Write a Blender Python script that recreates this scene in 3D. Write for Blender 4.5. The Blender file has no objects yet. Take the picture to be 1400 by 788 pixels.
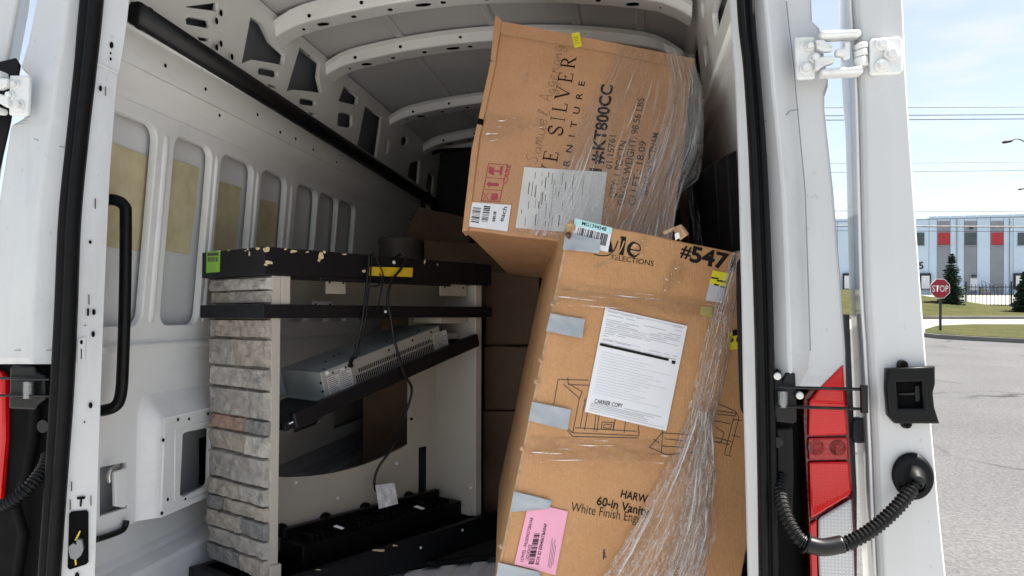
import bpy, bmesh, math, random
from mathutils import Vector, Matrix, noise
random.seed(11)
R = math.radians
SC = bpy.context.scene
COL = SC.collection

# ------------------------------------------------------------------ camera, sky, sun, exposure
F = 1010.0                      # focal length in photo pixels (photo is 1400 wide)
YAW = R(9)
CAM = Vector((0, 0, 1.6))
HOR_WORLD, HOR_VAN = 390.0, 430.0      # the van stands nose-down on the lot
RT = Vector((math.cos(YAW), math.sin(YAW), 0)); FW = Vector((-math.sin(YAW), math.cos(YAW), 0)); UP = Vector((0, 0, 1))

cd = bpy.data.cameras.new('camera'); cam = bpy.data.objects.new('camera', cd); COL.objects.link(cam)
cd.sensor_width = 36; cd.lens = F / 1400 * 36; cd.clip_start = 0.05; cd.clip_end = 3000
cam.location = CAM; cam.rotation_euler = (R(90) + math.atan((HOR_WORLD - 394) / F), 0, YAW)
SC.camera = cam

SUN_EL, SUN_AZ = 60, 82         # elevation, compass angle measured from +Y towards +X
w = bpy.data.worlds.new('World'); SC.world = w; w.use_nodes = True
nt = w.node_tree; nt.nodes.clear()
def wn(t, **k):
    n = nt.nodes.new(t)
    for a, b in k.items(): setattr(n, a, b)
    return n
out = wn('ShaderNodeOutputWorld'); bg = wn('ShaderNodeBackground'); sky = wn('ShaderNodeTexSky', sky_type='NISHITA')
sky.sun_disc = False; sky.sun_elevation = R(SUN_EL); sky.sun_rotation = R(SUN_AZ); sky.air_density = 1.0; sky.dust_density = 0.5; sky.ozone_density = 1.0
tc = wn('ShaderNodeTexCoord'); sep = wn('ShaderNodeSeparateXYZ'); nt.links.new(tc.outputs['Generated'], sep.inputs[0])
mz = wn('ShaderNodeMath', operation='MAXIMUM'); mz.inputs[1].default_value = 0.06; nt.links.new(sep.outputs['Z'], mz.inputs[0])
dv = wn('ShaderNodeVectorMath', operation='DIVIDE'); nt.links.new(tc.outputs['Generated'], dv.inputs[0])
cb = wn('ShaderNodeCombineXYZ'); nt.links.new(mz.outputs[0], cb.inputs[0]); nt.links.new(mz.outputs[0], cb.inputs[1]); cb.inputs[2].default_value = 1
nt.links.new(cb.outputs[0], dv.inputs[1])
nz = wn('ShaderNodeTexNoise'); nz.inputs['Scale'].default_value = 1.5; nz.inputs['Detail'].default_value = 9; nz.inputs['Roughness'].default_value = .55
nt.links.new(dv.outputs[0], nz.inputs['Vector'])
cr = wn('ShaderNodeMapRange'); cr.inputs['From Min'].default_value = .47; cr.inputs['From Max'].default_value = .72; cr.inputs['To Min'].default_value = .55; cr.interpolation_type = 'SMOOTHSTEP'
nt.links.new(nz.outputs['Fac'], cr.inputs['Value'])
mul = wn('ShaderNodeMath', operation='MULTIPLY'); mul.inputs[1].default_value = .75; nt.links.new(cr.outputs[0], mul.inputs[0])
mx = wn('ShaderNodeMix', data_type='RGBA'); mx.inputs['B'].default_value = (4.5, 4.5, 4.45, 1)
nt.links.new(mul.outputs[0], mx.inputs['Factor']); nt.links.new(sky.outputs[0], mx.inputs['A'])
nt.links.new(mx.outputs['Result'], bg.inputs['Color']); bg.inputs['Strength'].default_value = 0.05
nt.links.new(bg.outputs[0], out.inputs['Surface'])

sd = bpy.data.lights.new('sun', 'SUN'); sd.energy = 5.0; sd.angle = R(.55); sd.color = (1, .95, .87)
so = bpy.data.objects.new('sun', sd); COL.objects.link(so)
dirv = Vector((math.sin(R(SUN_AZ)) * math.cos(R(SUN_EL)), math.cos(R(SUN_AZ)) * math.cos(R(SUN_EL)), math.sin(R(SUN_EL))))
so.rotation_euler = (-dirv).to_track_quat('-Z', 'Y').to_euler(); so.location = dirv * 60
SC.view_settings.view_transform = 'Standard'; SC.view_settings.look = 'None'; SC.view_settings.gamma = 1
SC.view_settings.exposure = 2.15
SC.view_settings.use_curve_mapping = False
SC.render.engine = 'CYCLES'
cy = SC.cycles; cy.max_bounces = 12; cy.diffuse_bounces = 8; cy.glossy_bounces = 4; cy.transmission_bounces = 6; cy.transparent_max_bounces = 24
cy.use_denoising = True; cy.sample_clamp_indirect = 8; cy.caustics_reflective = False; cy.caustics_refractive = False

# ------------------------------------------------------------------ measuring helpers
def ray(px, py, hor):
    p = math.atan((hor - 394) / F)
    f = FW * math.cos(p) + UP * math.sin(p); u = UP * math.cos(p) - FW * math.sin(p)
    return f + RT * ((px - 700) / F) + u * ((394 - py) / F)
def _solve(px, py, hor, X=None, Y=None, Z=None, D=None, plane=None):
    r = ray(px, py, hor)
    if X is not None: t = (X - CAM.x) / r.x
    elif Y is not None: t = (Y - CAM.y) / r.y
    elif Z is not None: t = (Z - CAM.z) / r.z
    elif D is not None: t = D / r.dot(FW)
    else: t = (plane[0] - CAM).dot(plane[1]) / r.dot(plane[1])
    return CAM + r * t
def V(px, py, **k): return _solve(px, py, HOR_VAN, **k)       # a point in the van's own frame
def W(px, py, **k): return _solve(px, py, HOR_WORLD, **k)     # a point in the outside world
TILT = math.atan((HOR_WORLD - 394) / F) - math.atan((HOR_VAN - 394) / F)
VM = Matrix.Translation(CAM) @ Matrix.Rotation(TILT, 4, RT) @ Matrix.Translation(-CAM)
VX = Vector((1, 0, 0)); VY = Vector((0, 1, 0)); VZ = Vector((0, 0, 1))

# ------------------------------------------------------------------ object helpers
BASE = {}
def tag(o, label=None, cat=None, group=None, kind=None):
    if label: o['label'] = label
    if cat: o['category'] = cat
    if group: o['group'] = group
    if kind: o['kind'] = kind
    return o
def root(name, base, label, cat, group=None, van=False):
    o = bpy.data.objects.new(name, None); COL.objects.link(o); o.empty_display_size = .1
    base = Vector(base); o.matrix_world = (VM if van else Matrix()) @ Matrix.Translation(base)
    tag(o, label, cat, group); BASE[o.name] = base
    return o
def link(name, me, mat, parent, smooth=False, bevel=0, seg=2, van=None):
    o = bpy.data.objects.new(name, me); COL.objects.link(o)
    if mat and not me.materials: me.materials.append(mat)
    if parent:
        b = BASE[parent.name]; BASE[o.name] = b; o.parent = parent
        me.transform(Matrix.Translation(-b))
    elif van: o.matrix_world = VM
    if smooth:
        me.polygons.foreach_set('use_smooth', [True] * len(me.polygons))
    if bevel:
        m = o.modifiers.new('bevel', 'BEVEL'); m.width = bevel; m.segments = seg; m.limit_method = 'ANGLE'; m.angle_limit = R(40); m.harden_normals = False
    return o
class MB:
    def __init__(s): s.v = []; s.f = []
    def add(s, vs, fs):
        n = len(s.v); s.v += [Vector(a) for a in vs]; s.f += [tuple(i + n for i in f) for f in fs]; return s
    def box(s, o, a, b, c):
        o, a, b, c = map(Vector, (o, a, b, c))
        if a.cross(b).dot(c) < 0: a, b = b, a
        return s.add([o, o + a, o + a + b, o + b, o + c, o + a + c, o + a + b + c, o + b + c],
                     [(0, 3, 2, 1), (4, 5, 6, 7), (0, 1, 5, 4), (1, 2, 6, 5), (2, 3, 7, 6), (3, 0, 4, 7)])
    def aabb(s, p, q):
        return s.box(p, (q[0] - p[0], 0, 0), (0, q[1] - p[1], 0), (0, 0, q[2] - p[2]))
    def prism(s, pts, vec):
        pts = [Vector(p) for p in pts]; vec = Vector(vec); n = len(pts)
        nn = Vector((0, 0, 0))
        for i in range(n): nn += pts[i].cross(pts[(i + 1) % n])
        if nn.dot(vec) < 0: pts.reverse()
        return s.add(pts + [p + vec for p in pts], [tuple(range(n))[::-1], tuple(range(n, 2 * n))] + [(i, (i + 1) % n, n + (i + 1) % n, n + i) for i in range(n)])
    def grid(s, rows, close=False):
        nr, nc = len(rows), len(rows[0]); n = len(s.v)
        s.v += [Vector(p) for r in rows for p in r]
        for i in range(nr - 1):
            for j in range(nc if close else nc - 1):
                k = (j + 1) % nc
                s.f.append((n + i * nc + j, n + i * nc + k, n + (i + 1) * nc + k, n + (i + 1) * nc + j))
        return s
    def tube(s, pts, r, n=10, caps=True):
        pts = [Vector(p) for p in pts]; rows = []
        t0 = (pts[1] - pts[0]).normalized(); a = t0.orthogonal().normalized()
        for i, p in enumerate(pts):
            t = (pts[min(i + 1, len(pts) - 1)] - pts[max(i - 1, 0)]).normalized()
            a = (a - t * a.dot(t)).normalized(); b = t.cross(a)
            rr = r[i] if isinstance(r, (list, tuple)) else r
            rows.append([p + (a * math.cos(2 * math.pi * k / n) + b * math.sin(2 * math.pi * k / n)) * rr for k in range(n)])
        m = len(s.v); s.grid(rows, True)
        if caps:
            s.f.append(tuple(m + k for k in range(n))[::-1]); e = m + (len(pts) - 1) * n; s.f.append(tuple(e + k for k in range(n)))
        return s
    def cyl(s, p, q, r, n=16, r2=None): return s.tube([p, q], [r, r if r2 is None else r2], n)
    def mesh(s, name):
        me = bpy.data.meshes.new(name); me.from_pydata([tuple(v) for v in s.v], [], s.f); me.update(); return me
    def build(s, name, mat, parent=None, smooth=False, bevel=0, seg=2, van=None):
        me = s.mesh(name); bm = bmesh.new(); bm.from_mesh(me); bmesh.ops.recalc_face_normals(bm, faces=bm.faces); bm.to_mesh(me); bm.free()
        return link(name, me, mat, parent, smooth, bevel, seg, van)
def spline(pts, n=8):
    pts = [Vector(p) for p in pts]; o = []
    for i in range(len(pts) - 1):
        p0 = pts[max(i - 1, 0)]; p1 = pts[i]; p2 = pts[i + 1]; p3 = pts[min(i + 2, len(pts) - 1)]
        for k in range(n):
            t = k / n
            o.append(.5 * ((2 * p1) + (p2 - p0) * t + (2 * p0 - 5 * p1 + 4 * p2 - p3) * t * t + (3 * p1 - p0 - 3 * p2 + p3) * t ** 3))
    return o + [pts[-1]]
def rrect(x0, y0, x1, y1, r, n=5):
    o = []
    for cx, cyy, a in ((x1 - r, y0 + r, -90), (x1 - r, y1 - r, 0), (x0 + r, y1 - r, 90), (x0 + r, y0 + r, 180)):
        for k in range(n + 1): o.append((cx + r * math.cos(R(a + 90 * k / n)), cyy + r * math.sin(R(a + 90 * k / n))))
    return o
def plate(outer, holes, thick, fn, name, mat, parent, bev=0.0, smooth=False):
    """flat sheet with real openings; (u, v, w) is carried into place by fn"""
    cu = bpy.data.curves.new(name, 'CURVE'); cu.dimensions = '2D'; cu.fill_mode = 'BOTH'; cu.extrude = thick / 2; cu.bevel_depth = bev; cu.bevel_resolution = 1
    for loop in [outer] + list(holes):
        sp = cu.splines.new('POLY'); sp.points.add(len(loop) - 1); sp.use_cyclic_u = True
        for i, p in enumerate(loop): sp.points[i].co = (p[0], p[1], 0, 1)
    o = bpy.data.objects.new('tmp', cu); COL.objects.link(o); bpy.context.view_layer.update()
    me = bpy.data.meshes.new_from_object(o.evaluated_get(bpy.context.evaluated_depsgraph_get()))
    bpy.data.objects.remove(o); bpy.data.curves.remove(cu)
    for v in me.vertices: v.co = fn(v.co.x, v.co.y, v.co.z)
    me.name = name
    bm = bmesh.new(); bm.from_mesh(me); bmesh.ops.remove_doubles(bm, verts=bm.verts, dist=1e-5); bmesh.ops.recalc_face_normals(bm, faces=bm.faces); bm.to_mesh(me); bm.free()
    return link(name, me, mat, parent, smooth)
def text_mesh(body, bold=0.0, spacing=1.0, shear=0.0):
    cu = bpy.data.curves.new('t', 'FONT'); cu.body = body; cu.size = 1; cu.offset = bold; cu.space_character = spacing; cu.resolution_u = 3; cu.fill_mode = 'FRONT'; cu.shear = shear
    o = bpy.data.objects.new('t', cu); COL.objects.link(o); bpy.context.view_layer.update()
    me = bpy.data.meshes.new_from_object(o.evaluated_get(bpy.context.evaluated_depsgraph_get()))
    bpy.data.objects.remove(o); bpy.data.curves.remove(cu)
    return me

# ------------------------------------------------------------------ materials
def mat(name, c, rough=.5, var=.12, scale=6, bump=.0, bscale=60, metal=0, coat=0, c2=None, rvar=.1, detail=5, lo=.35, hi=.65, stretch=None, spec=.5, bdist=.004):
    m = bpy.data.materials.new(name); m.use_nodes = True; t = m.node_tree; b = t.nodes['Principled BSDF']
    def N(k): return t.nodes.new(k)
    co = N('ShaderNodeTexCoord'); vec = co.outputs['Object']
    if stretch:
        mp = N('ShaderNodeMapping'); mp.inputs['Scale'].default_value = stretch; t.links.new(vec, mp.inputs['Vector']); vec = mp.outputs[0]
    n = N('ShaderNodeTexNoise'); n.inputs['Scale'].default_value = scale; n.inputs['Detail'].default_value = detail; t.links.new(vec, n.inputs['Vector'])
    mr = N('ShaderNodeMapRange'); mr.inputs['From Min'].default_value = lo; mr.inputs['From Max'].default_value = hi; t.links.new(n.outputs['Fac'], mr.inputs['Value'])
    mxx = N('ShaderNodeMix'); mxx.data_type = 'RGBA'
    c = tuple(c); d = c2 or tuple(x * (1 - var) for x in c)
    mxx.inputs['A'].default_value = (*c, 1); mxx.inputs['B'].default_value = (*d, 1)
    t.links.new(mr.outputs[0], mxx.inputs['Factor']); t.links.new(mxx.outputs['Result'], b.inputs['Base Color'])
    r2 = N('ShaderNodeMapRange'); r2.inputs['To Min'].default_value = max(.02, rough - rvar); r2.inputs['To Max'].default_value = min(1, rough + rvar)
    t.links.new(n.outputs['Fac'], r2.inputs['Value']); t.links.new(r2.outputs[0], b.inputs['Roughness'])
    b.inputs['Metallic'].default_value = metal; b.inputs['Coat Weight'].default_value = coat; b.inputs['Coat Roughness'].default_value = .06
    b.inputs['Specular IOR Level'].default_value = spec
    if bump:
        n2 = N('ShaderNodeTexNoise'); n2.inputs['Scale'].default_value = bscale; n2.inputs['Detail'].default_value = 4; t.links.new(vec, n2.inputs['Vector'])
        bp = N('ShaderNodeBump'); bp.inputs['Strength'].default_value = bump; bp.inputs['Distance'].default_value = bdist
        t.links.new(n2.outputs['Fac'], bp.inputs['Height']); t.links.new(bp.outputs[0], b.inputs['Normal'])
    m.diffuse_color = (*c, 1)
    return m
PAINT = mat('white_paint', (.53, .537, .54), .36, .09, 2.2, coat=.3, rvar=.08, bump=.015, bscale=5)
INNER = mat('inner_white_paint', (.80, .805, .80), .38, .07, 3, rvar=.1, bump=.03, bscale=9, coat=.15)
SKIN = mat('primer_grey_skin', (.64, .645, .65), .5, .10, 2.5, bump=.06, bscale=4)
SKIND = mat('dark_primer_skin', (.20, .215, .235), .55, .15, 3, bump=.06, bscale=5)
PAD = mat('tan_pad', (.56, .49, .31), .85, .14, 14, bump=.35, bscale=35, c2=(.45, .39, .24))
RUBBER = mat('black_rubber', (.0045, .0045, .005), .55, .25, 25, spec=.16, bump=.1, bscale=90)
BLACKP = mat('black_plastic', (.004, .0042, .0046), .42, .3, 12, spec=.18, bump=.06, bscale=120)
BLACKM = mat('black_metal', (.005, .005, .006), .38, .3, 18, spec=.3)
TRIM = mat('matt_black_trim', (.0035, .0037, .004), .7, .3, 12, spec=.06)
DARK = mat('dark_void', (.0025, .0025, .003), .8, .2, 10, spec=.1)
STEEL = mat('zinc_steel', (.55, .55, .54), .36, .15, 20, metal=.9)
HINGE = mat('hinge_paint', (.68, .69, .68), .42, .10, 16, bump=.05, bscale=120)
GROUNDF = mat('floor_mat', (.022, .021, .020), .75, .35, 12, bump=.3, bscale=70)
def grime(m, lo_=.80, scale=6, streak=(1, 1, .25), speck=.72):
    t = m.node_tree; b = t.nodes['Principled BSDF']; N = t.nodes.new
    co = N('ShaderNodeTexCoord'); mp = N('ShaderNodeMapping'); mp.inputs['Scale'].default_value = streak; t.links.new(co.outputs['Object'], mp.inputs[0])
    n = N('ShaderNodeTexNoise'); n.inputs['Scale'].default_value = scale; n.inputs['Detail'].default_value = 12; n.inputs['Roughness'].default_value = .68; t.links.new(mp.outputs[0], n.inputs['Vector'])
    r = N('ShaderNodeMapRange'); r.inputs['From Min'].default_value = .52; r.inputs['From Max'].default_value = .72; r.inputs['To Min'].default_value = 1; r.inputs['To Max'].default_value = lo_; t.links.new(n.outputs['Fac'], r.inputs['Value'])
    sc = N('ShaderNodeTexNoise'); sc.inputs['Scale'].default_value = 45; sc.inputs['Detail'].default_value = 3; t.links.new(co.outputs['Object'], sc.inputs['Vector'])
    r2 = N('ShaderNodeMapRange'); r2.inputs['From Min'].default_value = .70; r2.inputs['From Max'].default_value = .74; r2.inputs['To Min'].default_value = 1; r2.inputs['To Max'].default_value = speck; t.links.new(sc.outputs['Fac'], r2.inputs['Value'])
    mu = N('ShaderNodeMath'); mu.operation = 'MULTIPLY'; t.links.new(r.outputs[0], mu.inputs[0]); t.links.new(r2.outputs[0], mu.inputs[1])
    src = b.inputs['Base Color'].links[0].from_socket; vm = N('ShaderNodeVectorMath'); vm.operation = 'SCALE'; t.links.new(src, vm.inputs[0]); t.links.new(mu.outputs[0], vm.inputs['Scale']); t.links.new(vm.outputs[0], b.inputs['Base Color'])
grime(PAINT, .82, 5, speck=.85); grime(INNER, .91, 7, (1, .5, 1), 1.0); grime(HINGE, .7, 20, (1, 1, 1))
CARD = []
def cardboard(name, c, dark, seam=.25):
    m = mat(name, c, .72, .1, 5, bump=.0, c2=dark, rvar=.08, lo=.3, hi=.72)
    t = m.node_tree; b = t.nodes['Principled BSDF']; N = t.nodes.new
    co = N('ShaderNodeTexCoord')
    fib = N('ShaderNodeTexNoise'); fib.inputs['Scale'].default_value = 160; fib.inputs['Detail'].default_value = 4
    dent = N('ShaderNodeTexNoise'); dent.inputs['Scale'].default_value = 9; dent.inputs['Detail'].default_value = 6; dent.inputs['Roughness'].default_value = .6
    mp = N('ShaderNodeMapping'); mp.inputs['Scale'].default_value = (260, 260, 6); t.links.new(co.outputs['Object'], mp.inputs[0])
    cor = N('ShaderNodeTexNoise'); cor.inputs['Scale'].default_value = 1; t.links.new(mp.outputs[0], cor.inputs['Vector'])
    for q in (fib, dent): t.links.new(co.outputs['Object'], q.inputs['Vector'])
    b1 = N('ShaderNodeBump'); b1.inputs['Strength'].default_value = .5; b1.inputs['Distance'].default_value = .014; t.links.new(dent.outputs['Fac'], b1.inputs['Height'])
    b2 = N('ShaderNodeBump'); b2.inputs['Strength'].default_value = .3; b2.inputs['Distance'].default_value = .004; t.links.new(cor.outputs['Fac'], b2.inputs['Height']); t.links.new(b1.outputs[0], b2.inputs['Normal'])
    t.links.new(b2.outputs[0], b.inputs['Normal'])
    src = b.inputs['Base Color'].links[0].from_socket
    mm = N('ShaderNodeMix'); mm.data_type = 'RGBA'; mm.blend_type = 'MULTIPLY'; mm.inputs['Factor'].default_value = .35
    rr = N('ShaderNodeMapRange'); rr.inputs['From Min'].default_value = .3; rr.inputs['From Max'].default_value = .7; rr.inputs['To Min'].default_value = .72; rr.inputs['To Max'].default_value = 1.1
    t.links.new(fib.outputs['Fac'], rr.inputs['Value']); cbn = N('ShaderNodeCombineColor')
    for i in range(3): t.links.new(rr.outputs[0], cbn.inputs[i])
    sc = N('ShaderNodeTexNoise'); sc.inputs['Scale'].default_value = 7; sc.inputs['Detail'].default_value = 12; sc.inputs['Roughness'].default_value = .72; sc.inputs['Distortion'].default_value = .8; t.links.new(co.outputs['Object'], sc.inputs['Vector'])
    sr = N('ShaderNodeMapRange'); sr.inputs['From Min'].default_value = .60; sr.inputs['From Max'].default_value = .72; sr.inputs['To Max'].default_value = .5; t.links.new(sc.outputs['Fac'], sr.inputs['Value'])
    m4 = N('ShaderNodeMix'); m4.data_type = 'RGBA'; m4.inputs['B'].default_value = (*[min(1, x * 1.15 + .06) for x in c], 1); t.links.new(sr.outputs[0], m4.inputs['Factor'])
    sr2 = N('ShaderNodeMapRange'); sr2.inputs['From Min'].default_value = .40; sr2.inputs['From Max'].default_value = .28; sr2.inputs['To Max'].default_value = .6; t.links.new(sc.outputs['Fac'], sr2.inputs['Value'])
    m5 = N('ShaderNodeMix'); m5.data_type = 'RGBA'; m5.inputs['B'].default_value = (*[x * .55 for x in c], 1); t.links.new(sr2.outputs[0], m5.inputs['Factor'])
    t.links.new(src, mm.inputs['A']); t.links.new(cbn.outputs[0], mm.inputs['B']); t.links.new(mm.outputs['Result'], m4.inputs['A']); t.links.new(m4.outputs['Result'], m5.inputs['A']); t.links.new(m5.outputs['Result'], b.inputs['Base Color'])
    return m
CARD1 = cardboard('kraft_cardboard', (.53, .285, .128), (.46, .236, .10))
CARD2 = cardboard('kraft_cardboard_pink', (.52, .285, .15), (.45, .24, .12))
CARD3 = cardboard('shaded_cardboard', (.14, .078, .042), (.09, .05, .027))  # kraft darkened in colour to stand for shade on the rear stack
CARDE = mat('torn_cardboard_edge', (.50, .33, .19), .85, .3, 40, bump=.3, bscale=150)
INK = mat('black_ink', (.012, .010, .010), .7, .3, 60, spec=.2)
INKL = mat('light_grey_print', (.30, .30, .32), .7, .3, 80)
INKH = mat('ballpoint_marker', (.15, .095, .065), .7, .4, 60)
INKF = mat('faded_ink', (.07, .05, .04), .65, .45, 80)
INKB = mat('grey_print', (.12, .12, .13), .7, .3, 80)
RED = mat('red_ink', (.42, .05, .08), .6, .3, 60)
PAPER = mat('white_paper', (.76, .77, .80), .6, .06, 5, bump=.25, bscale=7, bdist=.01)
PAPERG = mat('grey_paper', (.52, .53, .55), .6, .12, 12, bump=.15, bscale=20)
PAPERS = mat('slip_paper', (.66, .66, .65), .6, .12, 9, bump=.25, bscale=14, bdist=.008)
PINK = mat('pink_paper', (.80, .36, .50), .55, .08, 6, bump=.15, bscale=8)
YELLOW = mat('yellow_label', (.75, .68, .03), .5, .1, 10)
YELLOWD = mat('warning_yellow', (.68, .47, .02), .5, .15, 12)
GREENL = mat('green_label', (.30, .62, .06), .5, .12, 12)
CYAN = mat('pale_blue_label', (.45, .74, .76), .5, .08, 12)
TAPE = mat('grey_duct_tape', (.36, .39, .42), .38, .14, 12, bump=.2, bscale=30)
BEIGE = mat('beige_board', (.44, .405, .35), .6, .10, 5, bump=.05, bscale=60)
NAVY = mat('black_mantel_paint', (.006, .0064, .009), .42, .3, 14, spec=.3, bump=.05, bscale=60)
CHIP = mat('chipped_particle_board', (.68, .55, .33), .9, .25, 60, bump=.5, bscale=200)
GALV = mat('galvanised_steel', (.42, .46, .455), .42, .18, 9, metal=.3, bump=.02, bscale=30)
GALVF = mat('heater_face_steel', (.38, .37, .34), .45, .12, 9, metal=.25)
FOIL = mat('foil_label', (.66, .67, .66), .4, .18, 60, metal=.2)
CORD = mat('black_cord', (.005, .005, .0055), .42, .2, 30, spec=.3)
STONES = [mat('stone_' + n, c, .8, .35, 30, bump=.8, bscale=60, bdist=.008, lo=.38, hi=.66, c2=tuple(x * .66 for x in c), detail=10) for n, c in
          (('grey', (.37, .345, .315)), ('dark', (.23, .222, .215)), ('tan', (.39, .345, .295)), ('rust', (.38, .255, .20)), ('pale', (.47, .44, .405)))]
GROUT = mat('mortar', (.17, .155, .14), .9, .25, 30, bump=.3, bscale=80)

def film(name, density, tint=(.82, .83, .84), lo=.42, hi=.7, sx=55, sy=2.2, base=.05, rough=.18, creases=.5, cr_=7, grad=(1, 1), bstr=.7):
    m = bpy.data.materials.new(name); m.use_nodes = True; t = m.node_tree; t.nodes.clear(); N = t.nodes.new
    o = N('ShaderNodeOutputMaterial'); uv = N('ShaderNodeUVMap'); mp = N('ShaderNodeMapping'); mp.inputs['Scale'].default_value = (sx, sy, 1)
    t.links.new(uv.outputs[0], mp.inputs[0])
    n = N('ShaderNodeTexNoise'); n.inputs['Scale'].default_value = 1; n.inputs['Detail'].default_value = 7; n.inputs['Roughness'].default_value = .62; n.inputs['Distortion'].default_value = .6
    t.links.new(mp.outputs[0], n.inputs['Vector'])
    mp2 = N('ShaderNodeMapping'); mp2.inputs['Scale'].default_value = (sx * .38, sy * cr_, 1); mp2.inputs['Rotation'].default_value = (0, 0, .35); t.links.new(uv.outputs[0], mp2.inputs[0])
    n2 = N('ShaderNodeTexNoise'); n2.inputs['Scale'].default_value = 1; n2.inputs['Detail'].default_value = 5; n2.inputs['Distortion'].default_value = 1.6; t.links.new(mp2.outputs[0], n2.inputs['Vector'])
    rd2 = N('ShaderNodeMath'); rd2.operation = 'SUBTRACT'; rd2.inputs[1].default_value = .5; t.links.new(n2.outputs['Fac'], rd2.inputs[0])
    ab = N('ShaderNodeMath'); ab.operation = 'ABSOLUTE'; t.links.new(rd2.outputs[0], ab.inputs[0])
    mr2 = N('ShaderNodeMapRange'); mr2.inputs['From Min'].default_value = .0; mr2.inputs['From Max'].default_value = .028; mr2.inputs['To Min'].default_value = creases; mr2.inputs['To Max'].default_value = 0; t.links.new(ab.outputs[0], mr2.inputs['Value'])
    mr1 = N('ShaderNodeMapRange'); mr1.inputs['From Min'].default_value = lo; mr1.inputs['From Max'].default_value = hi; mr1.inputs['To Min'].default_value = base; mr1.inputs['To Max'].default_value = density
    t.links.new(n.outputs['Fac'], mr1.inputs['Value'])
    sxy = N('ShaderNodeSeparateXYZ'); t.links.new(uv.outputs[0], sxy.inputs[0])
    gv = N('ShaderNodeMapRange'); gv.inputs['To Min'].default_value = grad[0]; gv.inputs['To Max'].default_value = grad[1]; t.links.new(sxy.outputs['Y'], gv.inputs['Value'])
    mxm = N('ShaderNodeMath'); mxm.operation = 'MAXIMUM'; t.links.new(mr1.outputs[0], mxm.inputs[0]); t.links.new(mr2.outputs[0], mxm.inputs[1])
    mr = N('ShaderNodeMath'); mr.operation = 'MULTIPLY'; mr.use_clamp = True; t.links.new(mxm.outputs[0], mr.inputs[0]); t.links.new(gv.outputs[0], mr.inputs[1])
    b = N('ShaderNodeBump'); b.inputs['Strength'].default_value = bstr; b.inputs['Distance'].default_value = .006; t.links.new(n.outputs['Fac'], b.inputs['Height'])
    tr = N('ShaderNodeBsdfTransparent'); tr.inputs[0].default_value = (1, 1, 1, 1)
    pr = N('ShaderNodeBsdfPrincipled'); pr.inputs['Base Color'].default_value = (*tint, 1); pr.inputs['Roughness'].default_value = rough; pr.inputs['Specular IOR Level'].default_value = .8
    t.links.new(b.outputs[0], pr.inputs['Normal'])
    gl = N('ShaderNodeBsdfGlossy'); gl.inputs['Roughness'].default_value = .12; t.links.new(b.outputs[0], gl.inputs['Normal'])
    fr = N('ShaderNodeFresnel'); fr.inputs['IOR'].default_value = 1.18
    m1 = N('ShaderNodeMixShader'); t.links.new(mr.outputs[0], m1.inputs[0]); t.links.new(tr.outputs[0], m1.inputs[1]); t.links.new(pr.outputs[0], m1.inputs[2])
    m2 = N('ShaderNodeMixShader'); t.links.new(fr.outputs[0], m2.inputs[0]); t.links.new(m1.outputs[0], m2.inputs[1]); t.links.new(gl.outputs[0], m2.inputs[2])
    t.links.new(m2.outputs[0], o.inputs['Surface'])
    return m
FILM = film('stretch_film', .9, lo=.555, hi=.70, base=.02, sx=60, grad=(.3, 1.6), creases=.22, cr_=2.5)
FILMT = film('stretch_film_thick', .92, lo=.52, hi=.68, base=.04, sx=52, sy=3.0, creases=.6, cr_=8)
FILMC = film('clear_film_glints', .92, lo=.60, hi=.645, sx=3.0, sy=13, base=.0, tint=(.97, .97, .97), creases=.0, cr_=.4, bstr=.15)  # opaque white flecks painted in as glints on the clear film
def lens(name, c, rough=.12, vs=90):
    m = bpy.data.materials.new(name); m.use_nodes = True; t = m.node_tree; b = t.nodes['Principled BSDF']; N = t.nodes.new
    b.inputs['Base Color'].default_value = (*c, 1); b.inputs['Roughness'].default_value = rough; b.inputs['Coat Weight'].default_value = .35; b.inputs['Coat Roughness'].default_value = .03; b.inputs['Specular IOR Level'].default_value = .3
    co = N('ShaderNodeTexCoord'); ch = N('ShaderNodeTexWave'); ch.bands_direction = 'Z'; ch.inputs['Scale'].default_value = vs; ch.inputs['Distortion'].default_value = .3
    ch2 = N('ShaderNodeTexWave'); ch2.bands_direction = 'X'; ch2.inputs['Scale'].default_value = vs
    for q in (ch, ch2): t.links.new(co.outputs['Object'], q.inputs['Vector'])
    ad = N('ShaderNodeMath'); ad.operation = 'MULTIPLY'; t.links.new(ch.outputs['Fac'], ad.inputs[0]); t.links.new(ch2.outputs['Fac'], ad.inputs[1])
    bp = N('ShaderNodeBump'); bp.inputs['Strength'].default_value = .15; bp.inputs['Distance'].default_value = .005; t.links.new(ad.outputs[0], bp.inputs['Height']); t.links.new(bp.outputs[0], b.inputs['Normal'])
    mr = N('ShaderNodeMix'); mr.data_type = 'RGBA'; mr.inputs['A'].default_value = (*[x * .72 for x in c], 1); mr.inputs['B'].default_value = (*c, 1)
    t.links.new(ad.outputs[0], mr.inputs['Factor']); t.links.new(mr.outputs['Result'], b.inputs['Base Color'])
    return m
LENSR = lens('red_lens', (.66, .004, .005), .2, 60)
LENSD = lens('dark_red_lens', (.10, .003, .006), .15, 20)
LENSM = lens('mid_red_lens', (.40, .004, .005), .2, 30)
LENSC = lens('clear_lens', (.58, .59, .60), .1, 45)
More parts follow.
